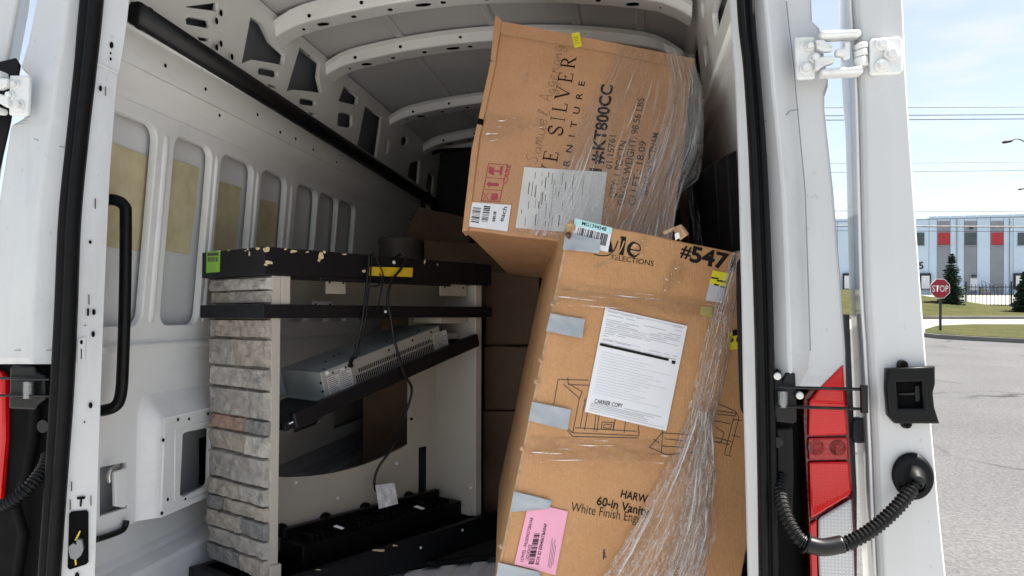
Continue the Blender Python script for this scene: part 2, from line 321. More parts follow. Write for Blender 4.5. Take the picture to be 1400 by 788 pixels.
# outside
ASPH = mat('asphalt', (.082, .082, .084), .9, .2, .35, bump=.6, bscale=60, spec=.2, c2=(.063, .063, .065), bdist=.01, lo=.3, hi=.7)
BOUNCE_APRON = mat('bounce_concrete', (.30, .30, .295), .85, .12, 1.5, bump=.2, bscale=40)
def crack(m, scale=.35, amt=.75, width=.012):
    t = m.node_tree; b = t.nodes['Principled BSDF']; N = t.nodes.new
    co = N('ShaderNodeTexCoord'); nn = N('ShaderNodeTexNoise'); nn.inputs['Scale'].default_value = 1.3; nn.inputs['Detail'].default_value = 6
    t.links.new(co.outputs['Object'], nn.inputs['Vector'])
    ad = N('ShaderNodeMix'); ad.data_type = 'VECTOR'; ad.inputs['Factor'].default_value = .35; t.links.new(co.outputs['Object'], ad.inputs['A']); t.links.new(nn.outputs['Color'], ad.inputs['B'])
    vo = N('ShaderNodeTexVoronoi'); vo.feature = 'DISTANCE_TO_EDGE'; vo.inputs['Scale'].default_value = scale; t.links.new(ad.outputs['Result'], vo.inputs['Vector'])
    mr = N('ShaderNodeMapRange'); mr.inputs['From Max'].default_value = width; mr.inputs['To Min'].default_value = 1 - amt; mr.inputs['To Max'].default_value = 1; t.links.new(vo.outputs['Distance'], mr.inputs['Value'])
    br_ = N('ShaderNodeTexNoise'); br_.inputs['Scale'].default_value = .5; t.links.new(co.outputs['Object'], br_.inputs['Vector'])
    m2 = N('ShaderNodeMapRange'); m2.inputs['From Min'].default_value = .45; m2.inputs['From Max'].default_value = .6; t.links.new(br_.outputs['Fac'], m2.inputs['Value'])
    mxa = N('ShaderNodeMix'); mxa.inputs['B'].default_value = 1; t.links.new(m2.outputs[0], mxa.inputs['Factor']); t.links.new(mr.outputs[0], mxa.inputs['A'])
    sp = N('ShaderNodeTexNoise'); sp.inputs['Scale'].default_value = 38; sp.inputs['Detail'].default_value = 3; t.links.new(co.outputs['Object'], sp.inputs['Vector'])
    m3 = N('ShaderNodeMapRange'); m3.inputs['From Min'].default_value = .3; m3.inputs['From Max'].default_value = .7; m3.inputs['To Min'].default_value = .72; m3.inputs['To Max'].default_value = 1.22; t.links.new(sp.outputs['Fac'], m3.inputs['Value'])
    mm = N('ShaderNodeMath'); mm.operation = 'MULTIPLY'; t.links.new(mxa.outputs[0], mm.inputs[0]); t.links.new(m3.outputs[0], mm.inputs[1])
    src = b.inputs['Base Color'].links[0].from_socket; vm = N('ShaderNodeVectorMath'); vm.operation = 'SCALE'; t.links.new(src, vm.inputs[0]); t.links.new(mm.outputs[0], vm.inputs['Scale']); t.links.new(vm.outputs[0], b.inputs['Base Color'])
crack(ASPH)
CONC = mat('concrete', (.18, .174, .16), .85, .12, 1.5, bump=.2, bscale=40)
GRASS = mat('lawn', (.026, .034, .008), .95, .3, 1.1, bump=1.0, bscale=14, spec=.1, lo=.3, hi=.72, c2=(.054, .048, .016), bdist=.06, detail=10)
GRASSB = mat('grass_blade', (.085, .11, .03), .8, .3, 3, c2=(.14, .13, .05), spec=.1)
WALLP = mat('warehouse_panel', (.53, .66, .79), .7, .06, .4, bump=.05, bscale=5)
STRIPE = mat('warehouse_grey', (.24, .26, .29), .7, .08, .5)
GLASSD = mat('dark_window', (.05, .075, .085), .12, .2, 2)
REDP = mat('red_panel', (.40, .025, .035), .5, .12, 1)
DOCKB = mat('dock_black', (.02, .02, .025), .7, .2, 3)
WHITED = mat('white_door', (.72, .74, .76), .5, .06, 2)
SIGNR = mat('sign_red', (.36, .008, .022), .45, .12, 8)
SIGNW = mat('sign_white', (.80, .80, .80), .45, .05, 8)
WIRE = mat('wire_black', (.03, .033, .04), .6, .2, 3)
NEEDLE = mat('spruce_needles', (.035, .065, .040), .8, .35, 3, c2=(.055, .095, .075))
BARK = mat('bark', (.06, .045, .035), .9, .3, 12, bump=.4, bscale=30)

# ------------------------------------------------------------------ ground and far setting (outside world frame)
def sheet(name, pts, z, m, kind='structure', th=0.0):
    mb = MB()
    if th: mb.prism([(p[0], p[1], z - th) for p in pts], (0, 0, th))
    else: mb.add([(p[0], p[1], z) for p in pts], [tuple(range(len(pts)))])
    o = mb.build(name, m); o['kind'] = kind; return o
gm = MB(); NG = 40
gm.add([(-700, -500, 0), (700, -500, 0), (700, 1500, 0), (-700, 1500, 0)], [(0, 1, 2, 3)])
gr = gm.build('ground', mat('far_ground', (.13, .13, .09), .95, .3, .05, bump=.3, bscale=2)); gr['kind'] = 'structure'
def wxy(px, py, z=0.0): p = W(px, py, Z=z); return (p.x, p.y)
FWX, RTX = FW, RT
def ld(lat, dep): p = RT * lat + FW * dep; return (p.x, p.y)
sheet('parking_lot', [ld(-60, -60), ld(60, -60), ld(60, 35), ld(-60, 35)], .006, ASPH)
sheet('road', [ld(-160, 27.2), ld(160, 26.2), ld(160, 34.3), ld(-160, 34.3)], .012, CONC)
# pale apron added out of view to bounce sunlight into the van
sheet('bounce_apron', [(-16, -22), (9, -22), (9, 1.6), (1.25, 2.6), (1.05, 7.5), (-16, 7.5)], .011, BOUNCE_APRON)
# grass island with kerb
isl = [wxy(1262, 461), wxy(1282, 463.5), wxy(1330, 466.5), wxy(1400, 470), wxy(1600, 476), wxy(1700, 452.5), wxy(1400, 448.5), wxy(1330, 448.3), wxy(1280, 450.5), wxy(1262, 456)]
sheet('kerb', isl, .13, CONC, th=.13)
cxy = Vector((sum(p[0] for p in isl) / len(isl), sum(p[1] for p in isl) / len(isl)))
sheet('grass_island', [tuple(cxy + (Vector(p) - cxy) * .975) for p in isl], .145, GRASS, th=.03)
mb = MB(); mb.box((*ld(-160, 34.3), 0), RT * 320, FW * .25, UP * .15); o = mb.build('kerb', CONC); o['kind'] = 'structure'
# lawn bank: gently higher to the left, falling to the fence on the right
rows = []
for j in range(26):
    dep = 34.5 + j * .9; row = []
    for i in range(101):
        px = 1000 + i * 8; lat = (px - 700) / F * 44 - (0)
        top = 1.3 if px < 1230 else max(.12, 1.3 - (px - 1230) / 150 * 1.1)
        t = min(1, j / 13); hgt = .14 + (top - .14) * (t * t * (3 - 2 * t))
        if j > 14: hgt *= max(.0, 1 - (j - 14) / 12)
        hgt += .05 * noise.noise((lat * .5, dep * .5, 0))
        row.append((*ld(lat, dep), max(.05, hgt)))
    rows.append(row)
o = MB().grid(rows).build('lawn_bank', GRASS, smooth=True); o['kind'] = 'structure'
sheet('truck_court', [ld(-200, 58), ld(200, 58), ld(200, 140), ld(-200, 140)], .02, CONC)

# warehouse
A = W(1145, 398, D=124); B = W(1400, 398, D=115.5)
A.z = B.z = 0.02
ud = (B - A).normalized(); nd = Vector((ud.y, -ud.x, 0))      # nd points to the camera
if nd.dot(CAM - A) < 0: nd = -nd
PLW = (A, nd)
def U(px): return (W(px, 390, plane=PLW) - A).dot(ud)
def ZW(px, py): return W(px, py, plane=PLW).z
ZT = ZW(1270, 296.0)
wh = root('warehouse', A, 'pale blue warehouse with grey stripes and red and dark square windows beyond the lawn', 'building')
m = MB(); m.box(A - ud * 60 - nd * .25, ud * 150, -nd * 60, UP * (ZT - .3)); m.build('core_wall', WALLP, wh)
edges = [-200] + [U(p) for p in (1080, 1110, 1145, 1179, 1212, 1246, 1270, 1281, 1299, 1318, 1335.5, 1354, 1372, 1385, 1412, 1446, 1480, 1515)]
edges[0] = -55
for i in range(len(edges) - 1):
    a, b = edges[i] + .03, edges[i + 1] - .03
    top = ZT + (-.45 if 6 <= i <= 6 else 0)
    m = MB(); m.box(A + ud * a - nd * .22, ud * (b - a), nd * .22, UP * top); m.build('wall_panel', WALLP, wh, bevel=.02)
def wpatch(name, px0, py0, px1, py1, m_, proud=.06, parent=None, z0=None):
    a, b = U(px0), U(px1); zt = ZW((px0 + px1) / 2, py0); zb = ZW((px0 + px1) / 2, py1) if z0 is None else z0
    mb = MB(); mb.box(A + ud * a + nd * .004 + UP * zb, ud * (b - a), nd * proud, UP * (zt - zb)); return mb.build(name, m_, parent or wh)
for (a, b) in ((1281.5, 1298.5), (1318.5, 1335), (1354.5, 1371.5)): wpatch('grey_stripe', a, 302.5, b, 398, STRIPE, .05, z0=.1)
for (a, b, mm) in ((1282, 1298.5, REDP), (1318.7, 1334.8, GLASSD), (1354.6, 1371.4, REDP), (1252, 1263.5, GLASSD), (1391, 1408, GLASSD), (1178, 1194, GLASSD), (1213, 1229, REDP)):
    q = wpatch('window', a, 318.5, b, 335.5, mm, .09)
    wpatch('sill', a - .5, 335.5, b + .5, 336.4, STRIPE, .25, parent=q)
for x_ in (1246, 1308, 1380): wpatch('downpipe', x_ - .3, 299, x_ + .3, 398, STRIPE, .18, z0=.1)
m = MB(); m.box(A - ud * 55 + nd * .0 + UP * (ZT - .55), ud * 140, nd * .05, UP * .12); m.build('coping_line', STRIPE, wh)
for (a, b) in ((1257, 1272), (1385.5, 1408), (1152, 1168)):
    d = wpatch('dock_door', a, 374, b, 396, DOCKB, .5)
    wpatch('door_leaf', a + 2, 377.5, b - 2, 396, WHITED, .52, parent=d, z0=1.0)
wpatch('personnel_door', 1326.5, 381, 1336, 397.5, WHITED, .12)
wpatch('wall_lamp', 1328, 376.6, 1334, 378.6, DOCKB, .5)
wpatch('wall_lamp', 1325, 311.6, 1329, 313.6, DOCKB, .6)
m = MB()
for k in range(6): m.box(A + ud * (U(1336) + k * .35) + nd * 1.0 + UP * .02, ud * .35, nd * 1.2, UP * (1.2 - k * .2))
m.build('entry_steps', CONC, wh)
m = MB()
for k in range(5): m.cyl(A + ud * (U(1337) + k * .5) + nd * 2.2 + UP * (1.3 - k * .25), A + ud * (U(1337) + k * .5) + nd * 2.2 + UP * (2.3 - k * .25), .035, 6)
m.cyl(A + ud * U(1337) + nd * 2.2 + UP * 2.3, A + ud * (U(1337) + 2.0) + nd * 2.2 + UP * 1.3, .035, 6); m.build('stair_rail', DOCKB, wh)
tm = text_mesh('5', .02); 
for v in tm.vertices: v.co = A + ud * (U(1255.5) + v.co.x * 1.6) + nd * .08 + UP * (ZW(1257, 368) + v.co.y * 1.6)
link('dock_number', tm, DOCKB, wh)

# black picket fence
fb = W(1318, 421, Z=.15); fe = W(1520, 424, Z=.15)
fdir = (fe - fb); flen = fdir.length; fdir.normalize()
fr = root('metal_fence', fb, 'black metal picket fence at the edge of the truck court', 'fence')
fh = 1.5
for zz in (.18, fh - .2):
    m = MB(); m.box(fb + UP * zz, fdir * flen, fdir.cross(UP) * .04, UP * .05); m.build('rail', WIRE, fr)
pm = MB(); pm.box(fb, fdir * .03, fdir.cross(UP) * .03, UP * fh); pm_ = pm.mesh('picket'); first = None
npk = int(flen / .2)
for i in range(npk):
    if i == 0:
        first = link('picket', pm_, WIRE, fr)
    else:
        c = first.copy(); COL.objects.link(c); c.location = fdir * (.2 * i)
for i in range(0, npk, 12):
    m = MB(); m.box(fb + fdir * (.2 * i + .06), fdir * .09, fdir.cross(UP) * .09, UP * (fh + .18)); m.build('post', WIRE, fr)

# stop sign
sb = W(1286.2, 452.5, Z=.14); sdp = sb.dot(FW)
st = root('stop_sign', sb, 'red octagonal stop sign on a thin dark post by the kerb', 'sign')
m = MB(); m.box(sb - RT * .03 - FW * .0, RT * .06, FW * .05, UP * (W(1285.3, 388, D=sdp).z - .14)); m.build('post', mat('sign_post', (.035, .03, .03), .6, .2, 10), st)
cc = W(1285.3, 394.8, D=sdp - .04); rad = 13.4 / F * sdp / math.cos(R(22.5))
def octo(r, off): return [cc + (RT * math.cos(R(22.5 + 45 * k)) + UP * math.sin(R(22.5 + 45 * k))) * r + FW * off for k in range(8)]
m = MB(); m.prism(octo(rad, -.005), FW * .012); bd = m.build('sign_border', SIGNW, st)
m = MB(); m.prism(octo(rad * .93, -.011), FW * .0055); m.build('sign_face', SIGNR, st)
tm = text_mesh('STOP', .012, 1.05); xs = [v.co.x for v in tm.vertices]; ys = [v.co.y for v in tm.vertices]
hh = rad * .62
for v in tm.vertices:
    v.co = cc + RT * ((v.co.x - (min(xs) + max(xs)) / 2) / (max(xs) - min(xs)) * rad * 1.52) + UP * ((v.co.y - (min(ys) + max(ys)) / 2) / (max(ys) - min(ys)) * hh) - FW * .016
link('lettering', tm, SIGNW, st)

# spruces
def spruce(base, h, rw, label, seed):
    rnd = random.Random(seed)
    t = root('spruce_tree', base, label, 'tree', 'young spruces on the lawn')
    MB().tube([base, base + UP * h * .5, base + UP * h * .97], [.09, .05, .012], 8).build('trunk', BARK, t)
    m = MB(); lev = 24
    for L in range(lev):
        f = L / (lev - 1); z = h * (.05 + .93 * f); rr = rw * (1 - f) ** .85 * (.85 + .3 * rnd.random()) + .05
        nb = 15 if f < .7 else 9
        for k in range(nb):
            a = rnd.random() * 6.283; ln = rr * (.65 + .45 * rnd.random()); dv_ = Vector((math.cos(a), math.sin(a), 0))
            droop = -.22 * ln if f < .8 else .3 * ln
            side = Vector((-dv_.y, dv_.x, 0))
            for s in range(9):
                q = (s + .6) / 9; c = base + UP * (z + droop * q + .1 * ln * q * q) + dv_ * ln * q
                wd = .30 * ln * (1.1 - q) + .06
                for sg in (-1, 1):
                    tip = c + side * sg * wd * (.7 + .5 * rnd.random()) + dv_ * wd * .7 + UP * rnd.uniform(-.07, .05)
                    b1 = c + dv_ * .07 + UP * rnd.uniform(.0, .05); b2 = c - dv_ * .06 - UP * rnd.uniform(.0, .07)
                    m.add([b1, tip, b2], [(0, 1, 2)])
    m.build('crown', NEEDLE, t)
b1 = W(1301, 409, D=40); b1.z = .5
spruce(b1, W(1300, 347, D=40).z - b1.z, .78, 'young blue-green spruce right beside the red stop sign', 3)
b2 = W(1401, 430, D=37.5); b2.z = .25
spruce(b2, W(1400, 372, D=37.5).z - b2.z, .62, 'young spruce cut by the right edge, in front of the fence', 8)

# overhead wires
wl = [(145.5, 144.5, 'topmost'), (156.5, 155, 'second from the top'), (162.5, 161, 'third from the top'), (222, 220, 'fourth from the top'), (234, 231.5, 'fifth from the top'), (286.5, 287, 'sixth from the top, just above the warehouse roof'), (307, 308.5, 'thick one crossing the warehouse wall'), (313.5, 315, 'lowest and thinnest, on the warehouse wall')]
for i, (ya, yb, t) in enumerate(wl):
    p = W(1130, ya, D=60); q = W(1400, yb, D=60); d = (q - p); a = p - d * 2.2; b = q + d * 1.6; n = 14
    pts = [a.lerp(b, k / n) - UP * (.12 * (1 - (2 * k / n - 1) ** 2)) for k in range(n + 1)]
    o = MB().tube(pts, .03 if i in (0, 1, 2, 5) else (.055 if i == 6 else .018), 6).build('overhead_wire', WIRE)
    tag(o, 'dark overhead wire against the sky, ' + t if i < 6 else 'dark overhead wire, ' + t, 'wire', 'overhead wires')

# street lamps
def lamp(px, py, D, s, label):
    base = W(px + 62 * s, 430, D=D); base.z = 0; top = W(px + 62 * s, py + 34 * s, D=D).z
    t = root('street_lamp', base, label, 'street lamp', 'street lamps right of the lot')
    MB().tube([base, base + UP * (top * .5), base + UP * top], [.1, .08, .06], 10).build('pole', WIRE, t)
    k = s * D / F
    h0 = W(px + 12 * s, py + 1 * s, D=D)
    MB().tube(spline([base + UP * (top - .05), base + UP * (top + 9 * k) - RT * 10 * k, h0 + RT * 26 * k - UP * 8 * k, h0 + RT * 9 * k + UP * 1.5 * k, h0], 6), .035, 8).build('arm', WIRE, t)
    rows = []
    for i in range(9):
        f = i / 8; hw = [.3, .8, 1, 1, 1, .95, .9, .7, .3][i]
        c = W(px + 13 * s - 15 * s * f, py + 1 * s + 3.2 * s * f, D=D)
        rows.append([c + FW * math.cos(a) * hw * 3.6 * k + UP * math.sin(a) * hw * 2.4 * k for a in [2 * math.pi * q / 10 for q in range(10)]])
    MB().grid(rows, True).build('lamp_head', WIRE, t, smooth=True)
lamp(1372, 191, 45, 1.0, 'street lamp with a cobra head reaching in from the right edge')
lamp(1393, 257, 75, .6, 'smaller street lamp head just peeking in at the right edge')

# ------------------------------------------------------------------ the van
FZ = .68                                         # load floor height
van = root('cargo_van', (-.55, 1.7, 0), 'white high-roof cargo van seen into its open rear', 'van', van=True)
XC = -.55
def shellx(z, s):                                # outer half width at a height
    for (z0, x0), (z1, x1) in zip(prof, prof[1:]):
        if z <= z1: return XC + s * (x0 + (x1 - x0) * max(0, (z - z0)) / (z1 - z0))
    return XC + s * prof[-1][1]
prof = [(.35, 1.03), (1.0, 1.065), (1.6, 1.05), (1.9, 1.015), (2.32, .965), (2.55, .90), (2.72, .82), (2.84, .66), (2.88, .3), (2.89, 0)]
ring = [Vector((XC + x, 0, z)) for z, x in prof] + [Vector((XC - x, 0, z)) for z, x in prof[::-1][1:]]
rows = [[p + VY * y for p in ring] for y in (1.92, 2.5, 3.5, 4.5, 5.3)]
rows.append([Vector((XC + (p.x - XC) * .96, 6.2, .35 + (p.z - .35) * .72)) for p in ring])
rows.append([Vector((XC + (p.x - XC) * .9, 7.0, .35 + (p.z - .35) * .35)) for p in ring])
m = MB(); m.grid(rows); m.f.append(tuple(range(6 * len(ring), 7 * len(ring)))); m.build('body_shell', PAINT, van, smooth=True)
m = MB(); m.aabb((XC - 1.03, 1.7, .35), (XC + 1.03, 7.0, .5)); m.build('underbody', DARK, van)
m = MB(); m.aabb((XC - 1.0, 4.95, .5), (XC + 1.0, 5.0, 2.75)); m.build('cab_divider', mat('dark_cab_lining', (.035, .038, .045), .8, .3, 4), van)
# rear header over the opening
m = MB(); m.box((XC - .86, 1.60, 2.50), (1.72, 0, 0), (0, .16, 0), (0, 0, .26)); m.build('rear_header', PAINT, van, bevel=.02)
# wheels (under the body, mostly hidden)
for sx in (-1, 1):
    for yy in (2.75, 6.2):
        c = Vector((XC + sx * .86, yy, .36)); wq = MB().cyl(c - VX * .11, c + VX * .11, .35, 28).build('wheel', RUBBER, van, bevel=.02)
        MB().cyl(c + VX * sx * .112, c + VX * sx * .118, .21, 24).build('rim', STEEL, wq)

# load floor: ribbed white sheet with a black mat over it
rows = []
xs = []
x = -1.42
while x < .43:
    for dx, dz in ((0, 0), (.012, .012), (.05, .012), (.062, 0)): xs.append((x + dx, dz))
    x += .105
xs = [q for q in xs if q[0] < .43]
for y in (1.66, 5.0): rows.append([(x, y, FZ + dz) for x, dz in xs])
MB().grid(rows).build('load_floor', INNER, van)
fp = [V(490, 790, Z=FZ + .015), V(575, 776, Z=FZ + .015), V(640, 768, Z=FZ + .015), V(760, 760, Z=FZ + .015)]
pts = [(-1.40, 2.05), (-1.0, 2.12)] + [(p.x, p.y) for p in fp] + [(.4, 2.75), (.4, 4.9), (-1.4, 4.9)]
m = MB(); m.prism([(a, b, FZ + .013) for a, b in pts], (0, 0, .012)); m.build('floor_mat', GROUNDF, van)
edge = spline([Vector((a, b, FZ + .022)) for a, b in pts[1:7]], 10)
edge = [p + Vector((.006 * noise.noise(p * 30), .006 * noise.noise(p * 31 + VX), .004 * noise.noise(p * 22))) for p in edge]
MB().tube(edge, .013, 8).build('mat_edge', RUBBER, van)

# ---- left inner wall
def XL(z): return -1.45 + (z - 1.55) * .075
def wl_(off=0): return lambda u, v, w_: Vector((XL(v) + off + w_, u, v))
def Yat(px, z, dx=0):
    # along-van position where the inner wall shows at photo column px, at height z
    t = math.tan(YAW - math.atan((px - 700) / F)); return -(XL(z) + dx) / t
win = []
for a, b in ((120, 205), (231, 281), (296, 339), (352.5, 385), (402, 427.5), (433, 456), (460, 480)):
    win.append((Yat(a - 2, 2.12), Yat(b + 2, 2.12)))
yend = 4.6
m_ = plate([(1.74, 1.52), (yend, 1.52), (yend, 2.20), (1.74, 2.20)], [rrect(max(1.77, a), 1.562, b, 2.165, .045) for a, b in win], .018, wl_(0), 'upper_side_panel', INNER, van, bev=.004)
m = MB(); m.grid([[(XL(z) - .030, y, z) for y in (1.72, 3, yend)] for z in (1.50, 2.22)]); m.build('outer_skin', SKIN, van)
# pressed beads between the openings
for i in range(len(win) - 1):
    yc = (win[i][1] + win[i + 1][0]) / 2; gap = (win[i + 1][0] - win[i][1])
    if gap < .02: continue
    rows = []
    for z in [1.56 + .60 * k / 16 for k in range(17)]:
        e = min(1, min(z - 1.56, 2.16 - z) / .03); hw = gap * .20
        rows.append([(XL(z) + .0095 + max(0, .011 * e * c), yc + s * hw, z) for s, c in ((-1, 0), (-.6, .7), (0, 1), (.6, .7), (1, 0))])
    MB().grid(rows).build('pressed_bead', INNER, van, smooth=True)
# tan anti-flutter pads on the outer skin
def onskin(px, py): 
    n = Vector((1, 0, -.075)); return V(px, py, plane=(Vector((-1.45 - .0285, 0, 1.55)), n))
for q in (((147, 193), (199, 214), (196, 344), (143, 337)), ((230.5, 216), (271, 230.5), (258, 348), (218, 341.5)), ((295.5, 247), (329, 257), (322, 342), (288, 341)), ((354, 272.5), (379.5, 277), (377, 340), (350, 341))):
    p = [onskin(*c) for c in q]; m = MB(); m.prism(p, (.004, 0, 0)); m.build('sound_pad', PAD, van)
# cove above the panels
cove = [(XL(2.20), 2.195), (XL(2.20) + .012, 2.215), (-1.375, 2.235), (-1.345, 2.262), (-1.33, 2.295), (-1.325, 2.34), (-1.318, 2.37)]
m = MB(); m.grid([[(x + .004 * math.sin(y * 2.2) * (i == 2), y, z) for y in [1.74 + .13 * k for k in range(23)]] for i, (x, z) in enumerate(cove)]); m.build('cove_panel', INNER, van, smooth=True)
MB().tube([(-1.336, 1.75, 2.278), (-1.336, 4.6, 2.278)], .003, 6).build('pressed_line', INNER, van)
MB().tube([(-1.3262, 1.75, 2.352), (-1.3262, 4.6, 2.352)], .0025, 6).build('pressed_line', SKIND, van)
def hole(px, py, X, r=.006, name='hole', par=None, long=1.0):
    c = V(px, py, X=X); n = 10
    p = [c + VY * math.cos(6.283 * k / n) * r + VZ * math.sin(6.283 * k / n) * r * long for k in range(n)]
    MB().prism(p, VX * .0015).build(name, DARK, par or van)
for px, py in ((226, 90), (281, 122), (300, 158), (352, 157), (383, 181), (404, 190), (428, 205), (460, 222)): hole(px, py, -1.3245, .0055)
# roof-side frame with its openings
def zp(lst): return [(320 + a / 2.253, b / 2.253) for a, b in lst]
frames = [zp([(8, 200), (22, 52), (60, 75), (90, 130), (135, 170), (132, 205), (40, 188)]), zp([(148, 285), (175, 145), (240, 195), (240, 240), (255, 290), (170, 280)]),
          zp([(303, 315), (315, 265), (362, 300), (360, 328)]), zp([(58, 213), (66, 208), (118, 218), (121, 238), (112, 243), (60, 232)]), zp([(188, 306), (194, 302), (238, 310), (241, 326), (234, 331), (190, 324)]),
          zp([(305, 352), (312, 346), (350, 352), (352, 392), (345, 398), (307, 390)]), zp([(371, 450), (383, 327), (437, 362), (432, 490)]),
          zp([(455, 432), (465, 430), (465, 473), (456, 475)]), zp([(499, 425), (510, 418), (521, 428), (518, 448), (500, 450)]), zp([(527, 545), (531, 502), (560, 492), (562, 570)]),
          zp([(90, 258), (122, 266), (122, 278), (92, 268)]), zp([(222, 345), (242, 350), (242, 362), (222, 355)]), zp([(585, 580), (588, 525), (606, 545), (606, 600)]),
          [(245, 26), (250, 23), (278, 28), (281, 37), (276, 41), (247, 35)], [(242, 9), (287, 3), (286, 18), (246, 12)], [(262, 50), (280, 52), (282, 60), (266, 57)]]
XF = -1.318
def fr_uv(px, py): p = V(px, py, X=XF); return (p.y, p.z)
plate([(1.74, 2.372), (4.9, 2.372), (4.9, 2.70), (1.74, 2.70)], [[fr_uv(*q) for q in h] for h in frames], .012, lambda u, v, w_: Vector((XF + w_ + (v - 2.37) * .10, u, v)), 'roof_side_frame', INNER, van, bev=.003)
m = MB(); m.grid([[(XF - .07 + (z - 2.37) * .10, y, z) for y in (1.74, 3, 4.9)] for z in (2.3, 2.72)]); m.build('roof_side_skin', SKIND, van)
for px, py in ((361, 19), (376, 34), (399, 45), (422, 74), (444, 103), (462, 109), (489, 130), (520, 150), (296, 29), (302, 60), (296, 65), (317, 78), (302, 18)): hole(px, py, XF + .012 + .02, .008, long=1.3)
# lower left wall
opening = [(244, 594), (287, 586), (284, 661), (242, 681)]
XLW = -1.445
def lw(px, py): p = V(px, py, X=XLW); return (p.y, p.z)
hk = [(131, 638), (170, 630), (172, 696), (131, 708)]
XRS = XLW + .05
def rw(px, py): p = V(px, py, X=XRS); return (p.y, p.z)
ya = V(200, 640, X=XLW).y
plate([(1.74, .985), (ya, .995), (ya, 1.33), (yend, 1.33), (yend, 1.52), (1.74, 1.52)], [[lw(*q) for q in hk]], .014, lambda u, v, w_: Vector((XLW + w_, u, v)), 'lower_side_panel', INNER, van, bev=.004)
zt, zb = rw(255, 566)[1], .995
y0r = rw(219, 640)[0]
plate([(y0r, zb), (yend, zb + .01), (yend, zt), (y0r + .01, zt)], [[rw(*q) for q in ((246, 594), (250, 590), (282, 583), (286, 587), (284, 661), (279, 667), (247, 681), (242, 677))], rrect(2.62, 1.13, 2.80, 1.33, .02), rrect(2.92, 1.10, 3.2, 1.33, .02), rrect(3.35, 1.05, 3.8, 1.33, .02)], .010, lambda u, v, w_: Vector((XRS + w_, u, v)), 'wheel_arch_panel', INNER, van, bev=.004)
# sloping faces that carry the pressing out from the wall
yl = lw(178, 640)[0]
fac = []
for z_, k in ((zb - .002, 1), (zb + .02, 1), (1.10, 1), (1.18, 1), (zt - .03, 1), (zt, .97), (zt + .022, .75), (zt + .05, .35), (zt + .075, .08), (zt + .09, 0)):
    row = []
    for f in (0, .12, .3, .5, .7, .88, 1):
        e = f * f * (3 - 2 * f); row.append(Vector((XLW + .0075 + (.05 - .003) * e * k, yl + (y0r - yl) * f, z_)))
    row += [Vector((XLW + .0075 + .047 * k, y_, z_)) for y_ in ((y0r + .012, 2.6, 3.4, yend) if z_ >= zt else (y0r + .004,) * 4)]
    fac.append(row)
MB().grid(fac).build('wheel_arch_pressing', INNER, van, smooth=True)
m = MB(); m.grid([[(XLW - .09, y, z) for y in (1.72, yend)] for z in (.8, 1.52)]); m.build('lower_skin', SKIN, van)
p = [V(x, y, X=XLW - .04) for x, y in ((272, 600), (284, 596), (282, 660), (272, 664))]; MB().prism(p, VX * .01).build('inner_brace', DARK, van)
# raised pressing round the opening
def frame_loop(loop, X, r, name):
    pts = [V(a, b, X=X) for a, b in loop]; pts = pts + [pts[0], pts[1]]
    MB().tube(pts, r, 8, caps=False).build(name, INNER, van, smooth=True)
frame_loop([(238, 588), (250, 583), (285, 576), (291, 582), (289, 662), (284, 670), (244, 688), (237, 682)], XRS + .004, .007, 'pressed_rim')
MB().tube(spline([V(150, 660, X=-1.40), V(149, 650, X=-1.40), V(153, 642, X=-1.40), V(162, 637, X=-1.40)], 5), .006, 8).build('latch_wire', STEEL, van, smooth=True)
p = [V(x, y, X=-1.43) for x, y in ((152, 645), (169, 640), (170, 690), (164, 694), (153, 692))]; MB().prism(p, VX * .012).build('latch_bracket', INNER, van, bevel=.003)
# belt ledge and sill
m = MB(); m.grid([[(x, y, z) for y in (1.74, yend)] for x, z in ((-1.45, 1.522), (-1.425, 1.515), (-1.42, 1.50), (-1.445, 1.485))]); m.build('belt_ledge', INNER, van, smooth=True)
m = MB(); m.grid([[(x, y, z) for y in (1.70, yend)] for x, z in ((-1.445, 1.0), (-1.50, .99), (-1.492, .885), (-1.478, .872), (-1.478, .86), (-1.415, .852), (-1.405, .84), (-1.40, .745), (-1.372, .735), (-1.36, .685))]); m.build('sill_panel', INNER, van)
for px, py in ((168, 770), (220, 748), (230, 742), (247, 736), (262, 729)): hole(px, py, -1.487, .009)
MB().tube(spline([V(131, 738, X=-1.42), V(150, 732, X=-1.42), V(168, 724, X=-1.42), V(173, 712, X=-1.42)], 6), .009, 8).build('wall_cable', CORD, van, smooth=True)
for px, py in ((187, 521), (243, 574), (258, 573), (284, 566), (223, 602), (229, 683), (253, 683), (221, 702)): hole(px, py, (XRS if px > 218 and py > 560 else XLW) + .0085, .0055)
# grab handle, left
hp = [V(140, 273, Y=1.80), V(158, 274, Y=1.81), V(170, 282, Y=1.82), V(172, 300, Y=1.82), V(171, 400, Y=1.82), V(168, 500, Y=1.82), V(165, 540, Y=1.82), V(157, 556, Y=1.81), V(138, 562, Y=1.80)]
MB().tube(spline(hp, 7), .0155, 14).build('grab_handle', BLACKP, van, smooth=True)
# black load pole along the wall top
pa = V(186, 18, X=-1.265); pb = V(592, 277, X=-1.265)
pole = MB().tube([pa, pa.lerp(pb, .5), pb], .0315, 18).build('load_pole', BLACKM, van, smooth=True)
d = (pb - pa).normalized()
m = MB(); m.prism([V(px_, py_, Y=1.752) for px_, py_ in ((177, 2), (190, 2), (192, 14), (204, 8), (206, 30), (194, 41), (184, 38), (180, 30), (175, 30))], VY * .02); m.build('pole_bracket', BLACKP, pole, bevel=.004)
m = MB(); c = V(191, 12, Y=1.748); m.cyl(c, c + d * .03 - VZ * .01, .007, 10); m.build('pole_clip', PAPERG, pole)

